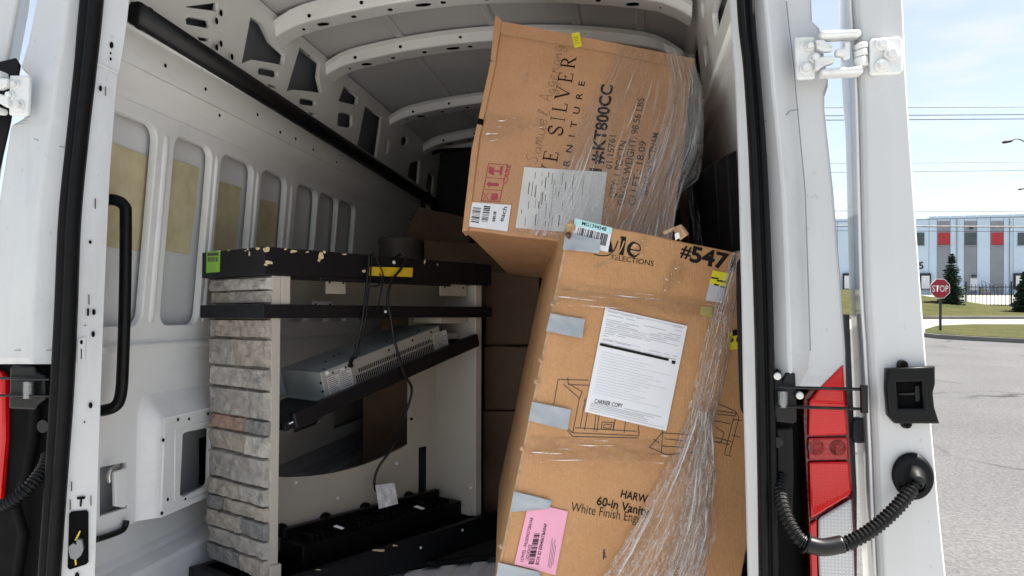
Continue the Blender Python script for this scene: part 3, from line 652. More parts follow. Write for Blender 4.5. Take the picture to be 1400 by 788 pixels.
# ---- roof: skin, stringers, cross ribs, pad
def roofz(x): return 2.80 - .09 * ((x - XC) / .75) ** 2
xr = [XC - .80 + 1.6 * k / 24 for k in range(25)]
MB().grid([[(x, y, roofz(x)) for x in xr] for y in (1.74, 2.6, 3.4, 4.2, 5.0)]).build('roof_lining', SKIN, van, smooth=True)
for xx in (-.95, -.55, -.2, .05):
    MB().grid([[(xx + s, y, roofz(xx) - .002 - c) for s, c in ((-.02, 0), (-.012, .007), (.012, .007), (.02, 0))] for y in (1.8, 4.9)]).build('roof_stringer', SKIN, van)
p = [V(x, y, Z=2.79) for x, y in ((576, 116), (628, 109), (642, 127), (592, 134))]; MB().prism(p, -VZ * .004).build('roof_pad', PAD, van)
for yy, dp in ((2.57, .055), (3.03, .05), (3.885, .05), (4.55, .05)):
    rows = []
    for x in [XC - .765 + 1.53 * k / 30 for k in range(31)]:
        e = max(0, abs(x - XC) - .60) / .165
        zz = roofz(x) - .012 - .05 * e * e; d2 = dp * (1 - .25 * e)
        rows.append([(x, yy - .075, zz), (x, yy - .058, zz - .012), (x, yy - .045, zz - d2), (x, yy + .045, zz - d2), (x, yy + .058, zz - .012), (x, yy + .075, zz)])
    rb = MB().grid(rows).build('roof_rib', INNER, van, bevel=.006)
    for k, hx in enumerate([-1.2, -1.13, -1.0, -.86, -.74, -.66, -.5, -.36, -.22, -.1, .03, .12]):
        zz = roofz(hx) - .012 - dp - .0015; big = k % 3 == 1
        rx = .035 if big else .010
        n = 10; MB().prism([(hx + rx * math.cos(6.283 * q / n), yy + (.012 if big else .010) * math.sin(6.283 * q / n), zz) for q in range(n)], (0, 0, .003)).build('hole', DARK, rb)
        if k % 2 == 0:
            MB().prism([(hx + .05 + .007 * math.cos(6.283 * q / n), yy - .0525, zz + .028 + .007 * math.sin(6.283 * q / n)) for q in range(n)], (0, -.002, 0)).build('hole', DARK, rb)
# cab arch and dark seat far inside
arch = spline([V(600, 330, Y=4.75), V(578, 240, Y=4.75), V(585, 205, Y=4.75), V(640, 198, Y=4.75), V(760, 188, Y=4.75), V(860, 180, Y=4.75)], 8)
MB().tube(arch, .03, 10).build('cab_arch', INNER, van, smooth=True)
MB().tube([q + Vector((.03, -.03, -.035)) for q in arch], .012, 8).build('arch_seal', RUBBER, van, smooth=True)

# ---- right inner wall
def XRW(z): return .435 - max(0, z - 1.5) * .16
m = MB(); m.grid([[(XRW(z), y, z) for y in (1.74, 3, 4.95)] for z in (.69, 1.0, 1.5, 1.8, 2.1, 2.30)]); m.build('right_side_panel', INNER, van, smooth=True)
m = MB(); m.grid([[(x, y, z) for y in (1.74, 4.95)] for x, z in ((.307, 2.30), (.285, 2.315), (.275, 2.36))]); m.build('right_cove_panel', INNER, van)
hl = []
for a, b, c, d in ((1.95, 2.42, 2.25, 2.50), (2.05, 2.56, 2.3, 2.62), (2.4, 2.42, 2.52, 2.50), (2.66, 2.42, 2.9, 2.60), (3.15, 2.4, 3.4, 2.6), (3.6, 2.4, 3.8, 2.6), (2.38, 2.56, 2.46, 2.62)): hl.append(rrect(a, b, c, d, .02))
plate([(1.74, 2.36), (4.9, 2.36), (4.9, 2.70), (1.74, 2.70)], hl, .012, lambda u, v, w_: Vector((.272 + w_ - (v - 2.37) * .10, u, v)), 'roof_side_frame', INNER, van, bev=.003)
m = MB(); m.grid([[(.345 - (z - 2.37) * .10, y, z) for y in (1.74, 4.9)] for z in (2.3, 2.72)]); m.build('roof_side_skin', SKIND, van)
hp = [V(1022, 352, Y=1.80), V(1014, 358, Y=1.79), V(1011.5, 375, Y=1.78), V(1013, 460, Y=1.78), V(1016, 545, Y=1.78), V(1019, 562, Y=1.79), V(1027, 568, Y=1.80)]
MB().tube(spline(hp, 6), .008, 12).build('grab_handle', BLACKP, van, smooth=True)

# ---- rear pillars
def loft(rowdef, ys, extra=None):
    rows = []
    for py, pxs in rowdef:
        row = [V(px, py, Y=y) for px, y in zip(pxs, ys)]
        if extra: row += extra(row)
        rows.append(row)
    return rows
lrows = [(-220, [140, 118, 95, 76]), (0, [116, 92, 68, 50]), (60, [110, 85, 60, 38]), (92, [106, 78, 54, 28]), (104, [105, 76, 50, 40]), (160, [98, 70, 42, 36]), (172, [97, 66, 40, 15]), (267, [88, 54, 28, 0]), (380, [82, 46, 18, -14]), (490, [77, 42, 8, -26]), (498, [76, 44, 14, -24])]
sm = lambda r: [Vector((r[-1].x - .03, r[-1].y + .06, r[-1].z)), Vector((shellx(r[-1].z, -1), 1.9, r[-1].z))]
def refine(rd, k=3):
    o = []
    for (a, pa), (b, pb) in zip(rd, rd[1:]):
        for i in range(k):
            f = i / k; o.append((a + (b - a) * f, [x + (y - x) * f for x, y in zip(pa, pb)]))
    return o + [rd[-1]]
MB().grid(loft(refine(lrows), [1.628, 1.603, 1.64, 1.66], sm)).build('rear_pillar', PAINT, van, bevel=.006)
rrows = [(-220, [1020, 1035, 1060, 1090]), (0, [1029, 1047, 1075, 1109]), (28, [1031, 1050, 1077, 1110]), (38, [1032, 1051, 1078, 1120]), (110, [1039, 1057, 1085, 1132]), (124, [1040, 1058, 1087, 1127]), (150, [1042, 1061, 1090, 1127]), (260, [1050, 1072, 1101, 1139]), (380, [1054, 1077, 1106, 1149]), (480, [1057, 1080, 1108, 1156]), (505, [1058, 1081, 1104, 1157]), (530, [1059, 1082, 1092, 1158])]
smr = lambda r: [Vector((r[-1].x + .012, r[-1].y + .05, r[-1].z)), Vector((shellx(r[-1].z, 1), 1.92, r[-1].z))]
MB().grid(loft(refine(rrows), [1.628, 1.603, 1.645, 1.652], smr)).build('rear_pillar', PAINT, van, bevel=.006)
# outer body corner below (behind the lamps)
for s in (-1, 1):
    xo = lambda z: shellx(z, s)
    rows = [[(xo(z) - s * .15, 1.74, z), (xo(z) - s * .05, 1.745, z), (xo(z), 1.80, z), (xo(z), 1.92, z)] for z in (.35, .8, 1.2, 1.6)]
    MB().grid(rows).build('lower_corner', PAINT, van, smooth=True)
# weather seals: a double-lipped black rubber section following the opening edge
def seal(defs, Y):
    outer = spline([V(px0, py, Y=Y) for py, px0, px1 in defs], 6); inner = spline([V(px1, py, Y=Y) for py, px0, px1 in defs], 6)
    rows = []
    for a, b in zip(outer, inner):
        dv_ = b - a; wdt = dv_.length; dv_.normalize(); row = []
        for f, h in ((0, -.01), (.02, .012), (.12, .020), (.28, .022), (.38, .012), (.48, .010), (.56, .020), (.75, .025), (.92, .018), (1, .0), (.9, -.012)):
            row.append(a + dv_ * wdt * f - VY * h)
        rows.append(row)
    return MB().grid(rows, True).build('door_seal', RUBBER, van, smooth=True)
seal([(-220, 138, 156), (0, 114, 140), (95, 106, 130), (190, 96, 119), (300, 85, 109), (430, 79, 104), (540, 73, 99), (660, 66, 90), (788, 57, 81), (900, 50, 74)], 1.612)
seal([(-220, 1019, 1003), (0, 1030, 1007), (95, 1038, 1016), (190, 1046, 1022), (260, 1050, 1025), (380, 1055, 1029), (490, 1058, 1032), (640, 1061, 1035), (788, 1064, 1037), (900, 1066, 1039)], 1.612)
# jambs
ljd = [(-220, 154, 192), (0, 138, 177), (95, 129, 164), (105, 128, 161), (190, 118, 154), (267, 112, 149), (430, 103, 142), (540, 98, 138), (660, 89, 134), (788, 80, 130), (900, 73, 127)]
o_ = spline([V(a, y, Y=1.622) for y, a, b in ljd], 4); i_ = spline([V(b, y, Y=1.668) for y, a, b in ljd], 4)
rows = [[a, a.lerp(b, .08) - VX * .0, a.lerp(b, .5) - VY * .002, a.lerp(b, .97), b, b + Vector((-.012, .012, 0)), Vector((b.x - .085, b.y + .072, b.z)), Vector((b.x - .17, b.y + .085, b.z))] for a, b in zip(o_, i_)]
jl = MB().grid(rows).build('door_jamb', PAINT, van, bevel=.004)
rjd = [(-220, 1004, 990), (0, 1010, 999), (95, 1017, 1006), (190, 1023, 1010), (260, 1026, 1012), (430, 1031, 1016), (540, 1035, 1018), (660, 1036, 1021), (788, 1038, 1024), (900, 1040, 1026)]
o_ = spline([V(a, y, Y=1.622) for y, a, b in rjd], 4); i_ = spline([V(b, y, Y=1.64) for y, a, b in rjd], 4)
rows = [[a, b, b + Vector((-.002, .006, 0)), Vector((b.x + .015, 1.745, b.z)), Vector((b.x + .13, 1.77, b.z))] for a, b in zip(o_, i_)]
jr = MB().grid(rows).build('door_jamb', PAINT, van, bevel=.003)
# jamb holes, slots and harness pocket, left
def jp(px, py):
    # point on the left jamb face: between outer and inner edge
    for (y0, a0, b0), (y1, a1, b1) in zip(ljd, ljd[1:]):
        if y0 <= py <= y1:
            f = (py - y0) / (y1 - y0); a = a0 + (a1 - a0) * f; b = b0 + (b1 - b0) * f; g = (px - a) / (b - a)
            q = V(px, py, Y=1.622 + .046 * g); return q
def jmark(poly, name, mt, off=.009, th=.002, par=None):
    JN = Vector((.5, -.866, 0)); p = [jp(*c) + JN * (off - .004) for c in poly]; return MB().prism(p, JN * th).build(name, mt, par or jl)
def jhole(px, py, rx, ry): jmark([(px + rx * math.cos(6.283 * k / 12), py + ry * math.sin(6.283 * k / 12)) for k in range(12)], 'hole', DARK)
for a in ((153, 63, 2.6, 4.5), (152, 74, 1.2, 1.5), (152, 82, 1.4, 2), (138, 122, 2.2, 4), (129, 427, 2.4, 4.2), (128, 457, 2.4, 4.2), (112, 468, 1.8, 3), (124.5, 554, 2.6, 4.2), (116, 577, 1, 1.2), (117, 445, .9, 1), (106, 786, 3, 4), (124, 331.5, 2, 2.4)): jhole(*a)
for x0, y0, x1, y1 in ((144.6, 120, 145.4, 132), (130.4, 272, 131.4, 286), (121.8, 403, 122.8, 417), (119.6, 422, 122.4, 432), (111.4, 477, 112.4, 491), (98, 658, 99, 671), (96, 683, 97.2, 697), (124.5, 677, 125.5, 691)):
    jmark([(x0, y0), (x1, y0), (x1, y1), (x0, y1)], 'slot', DARK)
jmark([(107, 464), (117.5, 460), (117, 493), (106.5, 496)], 'raised_pad', PAINT, .0075, .0015)
jmark([(106, 679), (117, 678), (117, 681.5), (113, 681.8), (112, 692), (109.5, 692), (110.5, 682), (106, 682.5)], 'stamped_letter', DARK)
pk = jmark([(95, 702), (98, 699), (119, 697), (121.5, 700), (121.5, 768), (118, 771), (96, 778), (93, 775)], 'harness_pocket', DARK, .008, .002)
jmark([(96, 745), (102, 740), (107, 742), (107, 734), (114, 736), (116, 748), (113, 756), (106, 762), (99, 760), (97, 754)], 'plug', mat('grey_connector', (.22, .22, .23), .5, .2, 20), .010, .016, pk)
jmark([(103, 737), (110, 724), (111.5, 725), (106, 738)], 'yellow_wire', mat('yellow_wire', (.6, .45, .02), .5), .012, .004, pk)
jmark([(103, 763), (105, 762), (106, 770), (104, 771)], 'yellow_wire', YELLOWD, .012, .004, pk)
# fine seam lines on jamb / pillar
def seam(pts, par, Y=1.615, r=.0018, mt=None): MB().tube([V(a, b, Y=Y) for a, b in pts], r, 6).build('seam', mt or SKIN, par)
MB().tube([jp(129.5, 88) + VX * .007, jp(146, 95) + VX * .008, jp(158, 101) + VX * .007], .0016, 6).build('seam', SKIN, jl)

for pts in ([(1043, 166), (1058, 166), (1070, 163), (1080, 152), (1092, 150)], [(1075, 2), (1086, 100), (1088, 124), (1101, 262), (1108, 480)]):
    MB().tube([V(a_, b_, Y=1.622) for a_, b_ in pts], .0011, 6).build('seam', SKIND, van)
MB().tube([V(a_, b_, Y=1.618) for a_, b_ in ((46, 190), (62, 196), (88, 202))], .001, 6).build('seam', SKIND, van)
MB().tube([V(a_, b_, Y=1.618) for a_, b_ in ((20, 479), (48, 480), (74, 479))], .001, 6).build('seam', SKIND, van)
# ---- recess behind the lamps, right: black plastic trim, check bracket
m = MB(); m.grid([[V(a, y, Y=1.64), V((a + b) / 2, y, Y=1.655), V(b, y, Y=1.67), V(b + 10, y, Y=1.70)] for y, a, b in ((528, 1058, 1092), (580, 1060, 1092), (640, 1062, 1090), (720, 1063, 1092), (800, 1064, 1096), (920, 1066, 1100))])
m.build('black_corner_trim', TRIM, van, smooth=True)
MB().prism([V(a, b, Y=1.640) for a, b in ((1058, 584), (1083, 582), (1085, 650), (1083, 700), (1060, 700))], -VY * .012).build('trim_boss', BLACKP, van, bevel=.008)
c = V(1063, 605, Y=1.628); MB().cyl(c, c - VY * .004, .011, 16).build('trim_screw', BLACKM, van)
m = MB(); m.prism([V(a, b, Y=1.625) for a, b in ((1054, 524), (1058, 508), (1062, 503), (1066, 508), (1067, 520), (1072, 508), (1085, 509), (1087, 575), (1082, 578), (1058, 575), (1053, 555))], -VY * .02)
br = m.build('check_bracket', BLACKM, van, bevel=.006)
for px, py, r in ((1059, 513, .008), (1089, 539, .008)):
    c = V(px, py, Y=1.62); MB().cyl(c - VY * .02, c - VY * .032, r, 14).build('bolt', STEEL, br, bevel=.002)
c0 = V(1070, 535, Y=1.59); c1 = V(1070, 557, Y=1.59); MB().tube([c0.lerp(c1, k / 22) for k in range(23)], [.0105 if k % 2 else .0088 for k in range(23)], 12).build('spring', STEEL, br)
st_ = MB(); ys = 1.585
for py0, py1 in ((530, 532.5), (556.5, 559.5)):
    st_.tube([V(1064, py0 - 1, Y=ys), V(1080, py0, Y=ys), V(1130, (py0 + py1) / 2, Y=ys), V(1179, py1, Y=1.60)], .0032, 8)
st_.box(V(1176, 564, Y=1.605), VX * .012, -VY * .012, VZ * .056); st_.build('check_strap', BLACKM, van)
# right tail lamp
def lampq(pts, Y0, vec, name, mt, par=None, bevel=0): return MB().prism([V(a, b, Y=Y0) for a, b in pts], vec).build(name, mt, par or van, bevel=bevel)
tl = lampq([(1098, 548), (1100, 541), (1120, 520), (1154, 487), (1157, 488), (1160, 560), (1168, 690), (1172, 820), (1176, 930), (1112, 930), (1106, 720), (1098, 560)], 1.655, VY * .09, 'tail_lamp', LENSD, bevel=.008)
lampq([(1105, 548), (1122, 527), (1152, 498), (1154, 540), (1158, 594), (1104, 596)], 1.654, -VY * .010, 'red_lens', LENSR, tl, .006)
lampq([(1104, 598), (1158, 597), (1160, 628), (1105, 629)], 1.654, -VY * .008, 'dark_lens', LENSM, tl, .004)
lampq([(1105, 631), (1160, 630), (1163, 672), (1158, 678), (1112, 706), (1107, 709)], 1.654, -VY * .010, 'red_lens', LENSR, tl, .006)
lampq([(1106, 716), (1116, 709), (1117, 790), (1121, 930), (1113, 930)], 1.654, -VY * .008, 'red_lens', LENSR, tl, .004)
lampq([(1118, 708), (1163, 681), (1165, 720), (1166, 748), (1118, 749)], 1.654, -VY * .010, 'clear_lens', LENSC, tl, .006)
lampq([(1118, 751), (1166, 750), (1168, 800), (1170, 930), (1123, 930)], 1.654, -VY * .010, 'clear_lens', LENSC, tl, .006)
for px in (1116, 1145):
    c = V(px, 612, Y=1.648); MB().cyl(c, c - VY * .002, .017, 20).build('bulb_ring', LENSD, tl)
# left: lamp sliver, trim, bracket, strap, conduit
lampq([(-60, 505), (0, 507), (7, 520), (8, 600), (0, 690), (-60, 700)], 1.66, VY * .06, 'tail_lamp', LENSR, bevel=.01)
m = MB(); m.grid([[V(a, y, Y=1.64), V((a + b) / 2, y, Y=1.66), V(b, y, Y=1.675), V(b - 60, y, Y=1.72)] for y, a, b in ((490, 78, 12), (560, 75, 8), (640, 70, 4), (720, 64, 0), (800, 58, -6), (920, 50, -12))])
m.build('black_corner_trim', TRIM, van, smooth=True)
rows = []
for y, a in ((555, 48), (600, 46), (650, 36), (690, 20), (730, 32), (780, 24), (860, 10)):
    rows.append([V(a + dx, y, Y=1.645 - h) for dx, h in ((-8, 0), (-3, .012), (3, .012), (9, 0))])
MB().grid(rows).build('trim_fold', TRIM, van, smooth=True)
m = MB(); m.prism([V(a, b, Y=1.635) for a, b in ((22, 500), (56, 499), (58, 510), (70, 512), (71, 545), (60, 553), (57, 560), (20, 558))], -VY * .02); bl = m.build('check_bracket', BLACKM, van, bevel=.006)
c0 = V(39, 522, Y=1.60); c1 = V(39, 545, Y=1.60); MB().tube([c0.lerp(c1, k / 20) for k in range(21)], [.0125 if k % 2 else .010 for k in range(21)], 12).build('spring', STEEL, bl)
st_ = MB()
for py0, py1 in ((516, 518), (541, 541)): st_.tube([V(-30, py0, Y=1.60), V(20, py1, Y=1.595), V(68, py1 + 1, Y=1.595)], .0032, 8)
st_.build('check_strap', BLACKM, van)
c = V(60, 583, Y=1.635); MB().cyl(c, c - VY * .004, .016, 18).build('trim_boss', BLACKM, van)
def conduit(pts, r, name='wiring_conduit'):
    pts = spline(pts, 26); q = []; rr = []
    # resample evenly so the corrugations keep one pitch
    L = [0]
    for a, b in zip(pts, pts[1:]): L.append(L[-1] + (b - a).length)
    n = int(L[-1] / .0022)
    j = 0
    for k in range(n + 1):
        t = L[-1] * k / n
        while j < len(L) - 2 and L[j + 1] < t: j += 1
        f = (t - L[j]) / max(1e-6, L[j + 1] - L[j]); q.append(pts[j].lerp(pts[j + 1], f)); rr.append(r if (k // 2) % 2 else r * .84)
    return MB().tube(q, rr, 14).build(name, BLACKP, van)
conduit([V(-14, 697, Y=1.57), V(12, 688, Y=1.565), V(38, 668, Y=1.58), V(60, 640, Y=1.62), V(66, 622, Y=1.65)], .0165)
cdt = conduit([V(1068, 652, Y=1.63), V(1067, 668, Y=1.60), V(1070, 690, Y=1.57), V(1080, 718, Y=1.545), V(1098, 741, Y=1.53), V(1128, 749, Y=1.525), V(1160, 742, Y=1.53), V(1195, 722, Y=1.54), V(1228, 692, Y=1.555), V(1252, 660, Y=1.575)], .0145)
p0, p1 = V(1100, 742, Y=1.529), V(1103, 743.5, Y=1.529); MB().cyl(p0, p1, .022, 18).build('conduit_clip', BLACKP, cdt, bevel=.003)
q = spline([V(1104, 744, Y=1.528), V(1125, 748.5, Y=1.525), V(1152, 744, Y=1.528)], 6); MB().tube(q, .0168, 14).build('conduit_sleeve', BLACKM, cdt, smooth=True)

# ---- right door, folded right round: hinge edge towards us
drd = [(-220, 1168, 1222), (0, 1176, 1234), (110, 1184, 1239), (260, 1188, 1249), (400, 1192, 1259), (480, 1197, 1265), (600, 1203, 1275), (700, 1207, 1284), (788, 1211, 1293), (920, 1218, 1306)]
eo = spline([V(b, y, Y=1.595) for y, a, b in drd], 4); ei = spline([V(a, y, Y=1.605) for y, a, b in drd], 4)
rows = []
dd = Vector((.26, 1, 0)).normalized()
for a, b in zip(ei, eo):
    sk = a + Vector((-.012, .035, 0))
    rows.append([b + Vector((.03, .16, 0)), b + Vector((.014, .07, 0)), b + Vector((.002, .008, 0)), b, a.lerp(b, .5) - VY * .004, a, a + Vector((-.006, .010, 0)), a + Vector((-.007, .016, 0)), sk, sk + dd * .10 - VX * .008, sk + dd * .4 - VX * .014, sk + dd * .72 - VX * .006, sk + dd * .76 + VX * .03, b + dd * .74 + VX * .01])
rd = MB().grid(rows, True).build('rear_door', PAINT, van, bevel=.003); rd['label'] = 'right rear door folded back, hinge edge with latch box and grommet facing out'
for dz, r in ((0, .004),):
    pts = [a + Vector((-.014, .02, 0)) for a in ei]; MB().tube(pts, .003, 6).build('edge_gap', SKIN, rd)
# outer pull and rubber stop, seen in the gap
c = V(1187, 466, Y=1.80)
MB().tube(spline([c + VZ * .07 + VX * .01, c + VZ * .05 - VX * .012, c - VX * .016, c - VZ * .05 - VX * .012, c - VZ * .07 + VX * .01], 5), .007, 8).build('outer_handle', PAINT, rd, smooth=True)
MB().prism([V(a_, b_, Y=1.72) for a_, b_ in ((1166, 580), (1170, 572), (1183, 572), (1183, 607), (1170, 607), (1166, 600))], VY * .03).build('door_stop', mat('bumper_grey', (.05, .06, .065), .5), rd, bevel=.006)
# latch box
EY = 1.592
def dq(pts, off, th, name, mt, par, bevel=0): return MB().prism([V(a, b, Y=EY - off) for a, b in pts], -VY * th).build(name, mt, par, bevel=bevel)
lb = plate([(V(a, b, Y=EY - .003).x, V(a, b, Y=EY - .003).z) for a, b in ((1212, 506), (1271, 503), (1271, 524), (1268, 536), (1270, 556), (1276, 575), (1222, 575), (1214, 566), (1211, 530))],
      [[(V(a, b, Y=EY - .003).x, V(a, b, Y=EY - .003).z) for a, b in ((1218, 519), (1259, 518), (1261, 560), (1221, 560))]], .016, lambda u, v, w_: Vector((u, EY - .010 + w_, v)), 'latch_frame', BLACKP, rd, bev=.004)
dq(((1217, 517), (1262, 516), (1264, 562), (1219, 562)), .001, .003, 'latch_cavity', DARK, rd)
dq(((1228, 538), (1250, 537), (1250, 540), (1228, 540)), .005, .004, 'latch_lever', BLACKM, rd)
dq(((1250, 528), (1256, 527), (1257, 548), (1251, 549)), .005, .004, 'latch_spring', BLACKM, rd)
for px, py in ((1233, 499), (1238, 579)):
    c = V(px, py, Y=EY); bq = MB().cyl(c, c - VY * .010, .0105, 18, .009).build('screw', BLACKP, rd); MB().cyl(c - VY * .0101, c - VY * .0115, .0055, 10).build('screw_socket', DARK, bq)
# grommet
c = V(1250, 650, Y=EY - .002); rows = []
for rr, h in ((.045, 0), (.045, .006), (.040, .011), (.034, .010), (.024, .012), (.019, .022), (.0165, .03)):
    cc2 = c + Vector((-.004, -h, -.012 * h / .03)); rows.append([cc2 + VX * math.cos(6.283 * k / 28) * rr * .86 + VZ * math.sin(6.283 * k / 28) * rr for k in range(28)])
MB().grid(rows, True).build('grommet', RUBBER, rd, smooth=True)
# ---- hinges
def hinge(S, name_par, tr):
    def H(a, b, o): return V(*tr(a, b), Y=S - o)
    def pr(pts, o, th, bevel=.004, nm='plate', par=None): return MB().prism([H(a, b, o) for a, b in pts], -VY * th).build(nm, HINGE, par or hg, bevel=bevel)
    hg = MB().prism([H(a, b, 0) for a, b in ((1085, 56), (1087, 53), (1112, 53), (1113, 110), (1090, 111), (1087, 108))], -VY * .012).build('hinge', HINGE, van, bevel=.005)
    pr(((1187, 58), (1192, 55), (1226, 53), (1231, 57), (1232, 99), (1228, 103), (1190, 105), (1187, 102)), .012, .012, nm='door_leaf')
    pr(((1116, 49), (1171, 48), (1172, 57), (1117, 60)), -.005, .035, .006, 'hinge_arm'); pr(((1117, 101), (1174, 96), (1175, 107), (1118, 110)), -.005, .035, .006, 'hinge_arm')
    for q in (((1112, 58), (1124, 57), (1128, 62), (1136, 66), (1136, 73), (1124, 74), (1115, 70)), ((1112, 84), (1124, 80), (1138, 80), (1138, 89), (1126, 93), (1116, 99), (1112, 98)), ((1140, 70), (1152, 69), (1152, 60), (1160, 60), (1160, 84), (1150, 86), (1150, 80), (1140, 80)), ((1128, 62), (1136, 62), (1136, 72), (1128, 72))):
        pr(q, .008, .016, .004, 'knuckle')
    for (y0, y1) in ((60, 68), (69, 78), (79, 92)):
        p, q = H(1176, y0, .014), H(1178, y1, .014); MB().cyl(p, q, .0135, 16).build('knuckle', HINGE, hg, bevel=.003)
    pr(((1176, 66), (1192, 64), (1192, 92), (1178, 92)), .003, .009, .003, 'knuckle')
    for px, py, r in ((1106, 65, .0085), (1113, 81, .0095), (1101, 95, .011), (1205, 62, .0105), (1217, 75, .0115), (1205, 91, .0115)):
        p = H(px, py, .009 if px < 1150 else .023); b_ = MB().cyl(p, p - VY * .008, r * 1.25, 18).build('bolt', HINGE, hg, bevel=.002)
        MB().cyl(p - VY * .008, p - VY * .017, r * .8, 6).build('bolt_head', HINGE, b_, bevel=.0015)
    return hg
hinge(1.612, van, lambda a, b: (a, b))
hinge(1.612, van, lambda a, b: (45 - (a - 1085) * 1.0, 105 + (b - 53) * .95))
# ---- left door, folded back beyond the left pillar
rows = []
for y, a in ((-220, 50), (0, 30), (80, 15), (200, -5), (400, -35), (600, -60), (900, -90)):
    rows.append([V(a + 12, y, Y=1.78), V(a - 2, y, Y=1.70), V(a - 8, y, Y=1.69), V(a - 200, y, Y=1.70), V(a - 210, y, Y=1.78), V(a - 40, y, Y=2.4)])
ldr = MB().grid(rows, True).build('rear_door', PAINT, van, bevel=.006); ldr['label'] = 'left rear door folded back, only a sliver showing'
MB().prism([V(a, b, Y=1.688) for a, b in ((8, 84), (24, 80), (30, 90), (16, 170), (0, 240), (-60, 300), (-60, 100))], -VY * .008).build('door_trim', BLACKP, ldr, bevel=.006)

# ------------------------------------------------------------------ faux-stone fireplace mantel, seen from behind
UU = RT * .629 + FW * .7774; VV = FW * .629 - RT * .7774
FP0 = RT * (-.7406) + FW * 2.2
def FPt(u, v, z): return FP0 + UU * u + VV * v + UP * z
fpl = root('fireplace_mantel', FPt(.5, .18, FZ + .025), 'black and beige electric fireplace surround with a stacked faux stone column', 'fireplace', van=True)
def fbox(u0, u1, v0, v1, z0, z1, name, mt, par=None, bevel=.003):
    return MB().box(FPt(u0, v0, z0), UU * (u1 - u0), VV * (v1 - v0), UP * (z1 - z0)).build(name, mt, par or fpl, bevel=bevel)
top = fbox(0, 1.046, 0, .361, 1.718, 1.803, 'mantel_shelf', NAVY)
fbox(.20, .80, -.006, .0, 1.706, 1.722, 'mantel_batten', NAVY)
ledge = fbox(-.004, 1.046, -.004, .361, 1.588, 1.630, 'lower_ledge', NAVY)
# chips on the mantel edge: broken paint showing particle board
rnd = random.Random(5)
def fsurf(px, py, v=0.0): return V(px, py, plane=(FPt(0, v, 0), VV))
def chip(px, py, sx, sy, par=top, pl=None):
    n = 9; pts = []
    for k in range(n):
        a = 6.283 * k / n; r = .55 + .6 * rnd.random(); c = (px + sx * r * math.cos(a), py + sy * r * math.sin(a))
        q = V(*c, plane=pl) if pl else fsurf(*c); pts.append(q)
    nrm = pl[1] if pl else VV
    MB().prism([q - nrm * .0004 for q in pts], -nrm * .0012).build('paint_chip', CHIP, par)
for a in ((364, 341, 4.5, 4), (367, 359, 6, 3.5), (363, 362, 3, 2), (338 + 63, 344, 5, 2.2), (439, 349, 4, 6), (436, 356, 2.5, 3), (443, 345, 3, 2), (470, 348, 4, 1.2), (497, 371, 2.2, 2.5), (350 + 40, 341, 2, 1.2), (581, 357.5, 1, 2.2), (598, 362, 1, 1.6), (420, 345, 3, 1), (580, 359, .8, 3)): chip(*a)
LPL = (FPt(0, 0, 0), UU)
for a in ((339, 341, 1.5, 2), (341, 347, 1.2, 3.5), (336, 343, 1.3, 1), (300, 343, 3, 1), (313, 342.5, 2, .9), (353, 340, 3, 2)): chip(*a, pl=LPL)
c = fsurf(538, 359) ; MB().cyl(c - VV * .001, c - VV * .004, .006, 12).build('white_plug', PAPER, top)
def fdecal(quad, mt, name, par, pl=None, off=.0015, th=.0006, parr=None):
    nrm = (pl or (None, VV))[1]
    return MB().prism([(V(*c, plane=pl) if pl else fsurf(*c)) - nrm * off for c in quad], -nrm * th).build(name, mt, par)
fdecal(((503, 365), (564, 366.5), (563, 379), (502, 377)), YELLOWD, 'warning_strip', top)
gs = fdecal(((283, 344.5), (302, 343), (301, 372), (282.5, 373.5)), GREENL, 'green_sticker', top, LPL)
fdecal(((285, 346.5), (300, 345.5), (300, 349.5), (285, 350.5)), INKB, 'sticker_text', top, LPL, .0025)
for k in range(8):
    x = 285 + k * 1.9; fdecal(((x, 352), (x + (.7 if k % 3 else 1.2), 352), (x + (.7 if k % 3 else 1.2), 358), (x, 358)), INKB, 'barcode_bar', top, LPL, .0025)
# stone column: a backing slab and separate cast stones
col_ = fbox(.034, .066, .008, .332, .805, 1.718, 'stone_column', BEIGE)
fbox(.066, .098, .006, .06, 1.63, 1.718, 'column_cheek', BEIGE, col_)
fbox(.034, .07, -.004, .02, .80, .85, 'column_foot', BEIGE, col_)
rs = random.Random(21)
def stone(v0, v1, z0, z1, mt):
    nu, nv = 18, 9; d0 = rs.uniform(.014, .024); tilt = rs.uniform(-.006, .006); sd_ = rs.random() * 50
    rows = []
    for j in range(nv + 1):
        row = []
        for i in range(nu + 1):
            f, g = i / nu, j / nv
            f = {0: 0, 1: .025, nu - 1: .975, nu: 1}.get(i, f); g = {0: 0, 1: .06, nv - 1: .94, nv: 1}.get(j, g); vv = v0 + (v1 - v0) * f; zz = z0 + (z1 - z0) * g
            e = min(1, min(f, 1 - f) * (v1 - v0) / .0025, min(g, 1 - g) * (z1 - z0) / .0025)
            nn = noise.noise(Vector((vv * 26, zz * 30, sd_))) * .003 + noise.cell(Vector((vv * 34 + zz * 9, zz * 46 - vv * 7, sd_))) * .0035 + noise.noise(Vector((vv * 120, zz * 130, sd_))) * .0025 + tilt * (g - .5)
            dd_ = (d0 + nn) * (e ** .5) - .001
            vv += .004 * noise.noise(Vector((zz * 40, sd_, 0))) * (f in (0, 1)); zz += .004 * noise.noise(Vector((vv * 30, 0, sd_))) * (g in (0, 1))
            row.append(FPt(.034 - dd_, vv, zz))
        rows.append(row)
    MB().grid(rows).build('stone', mt, col_)
z = .812; course = 0
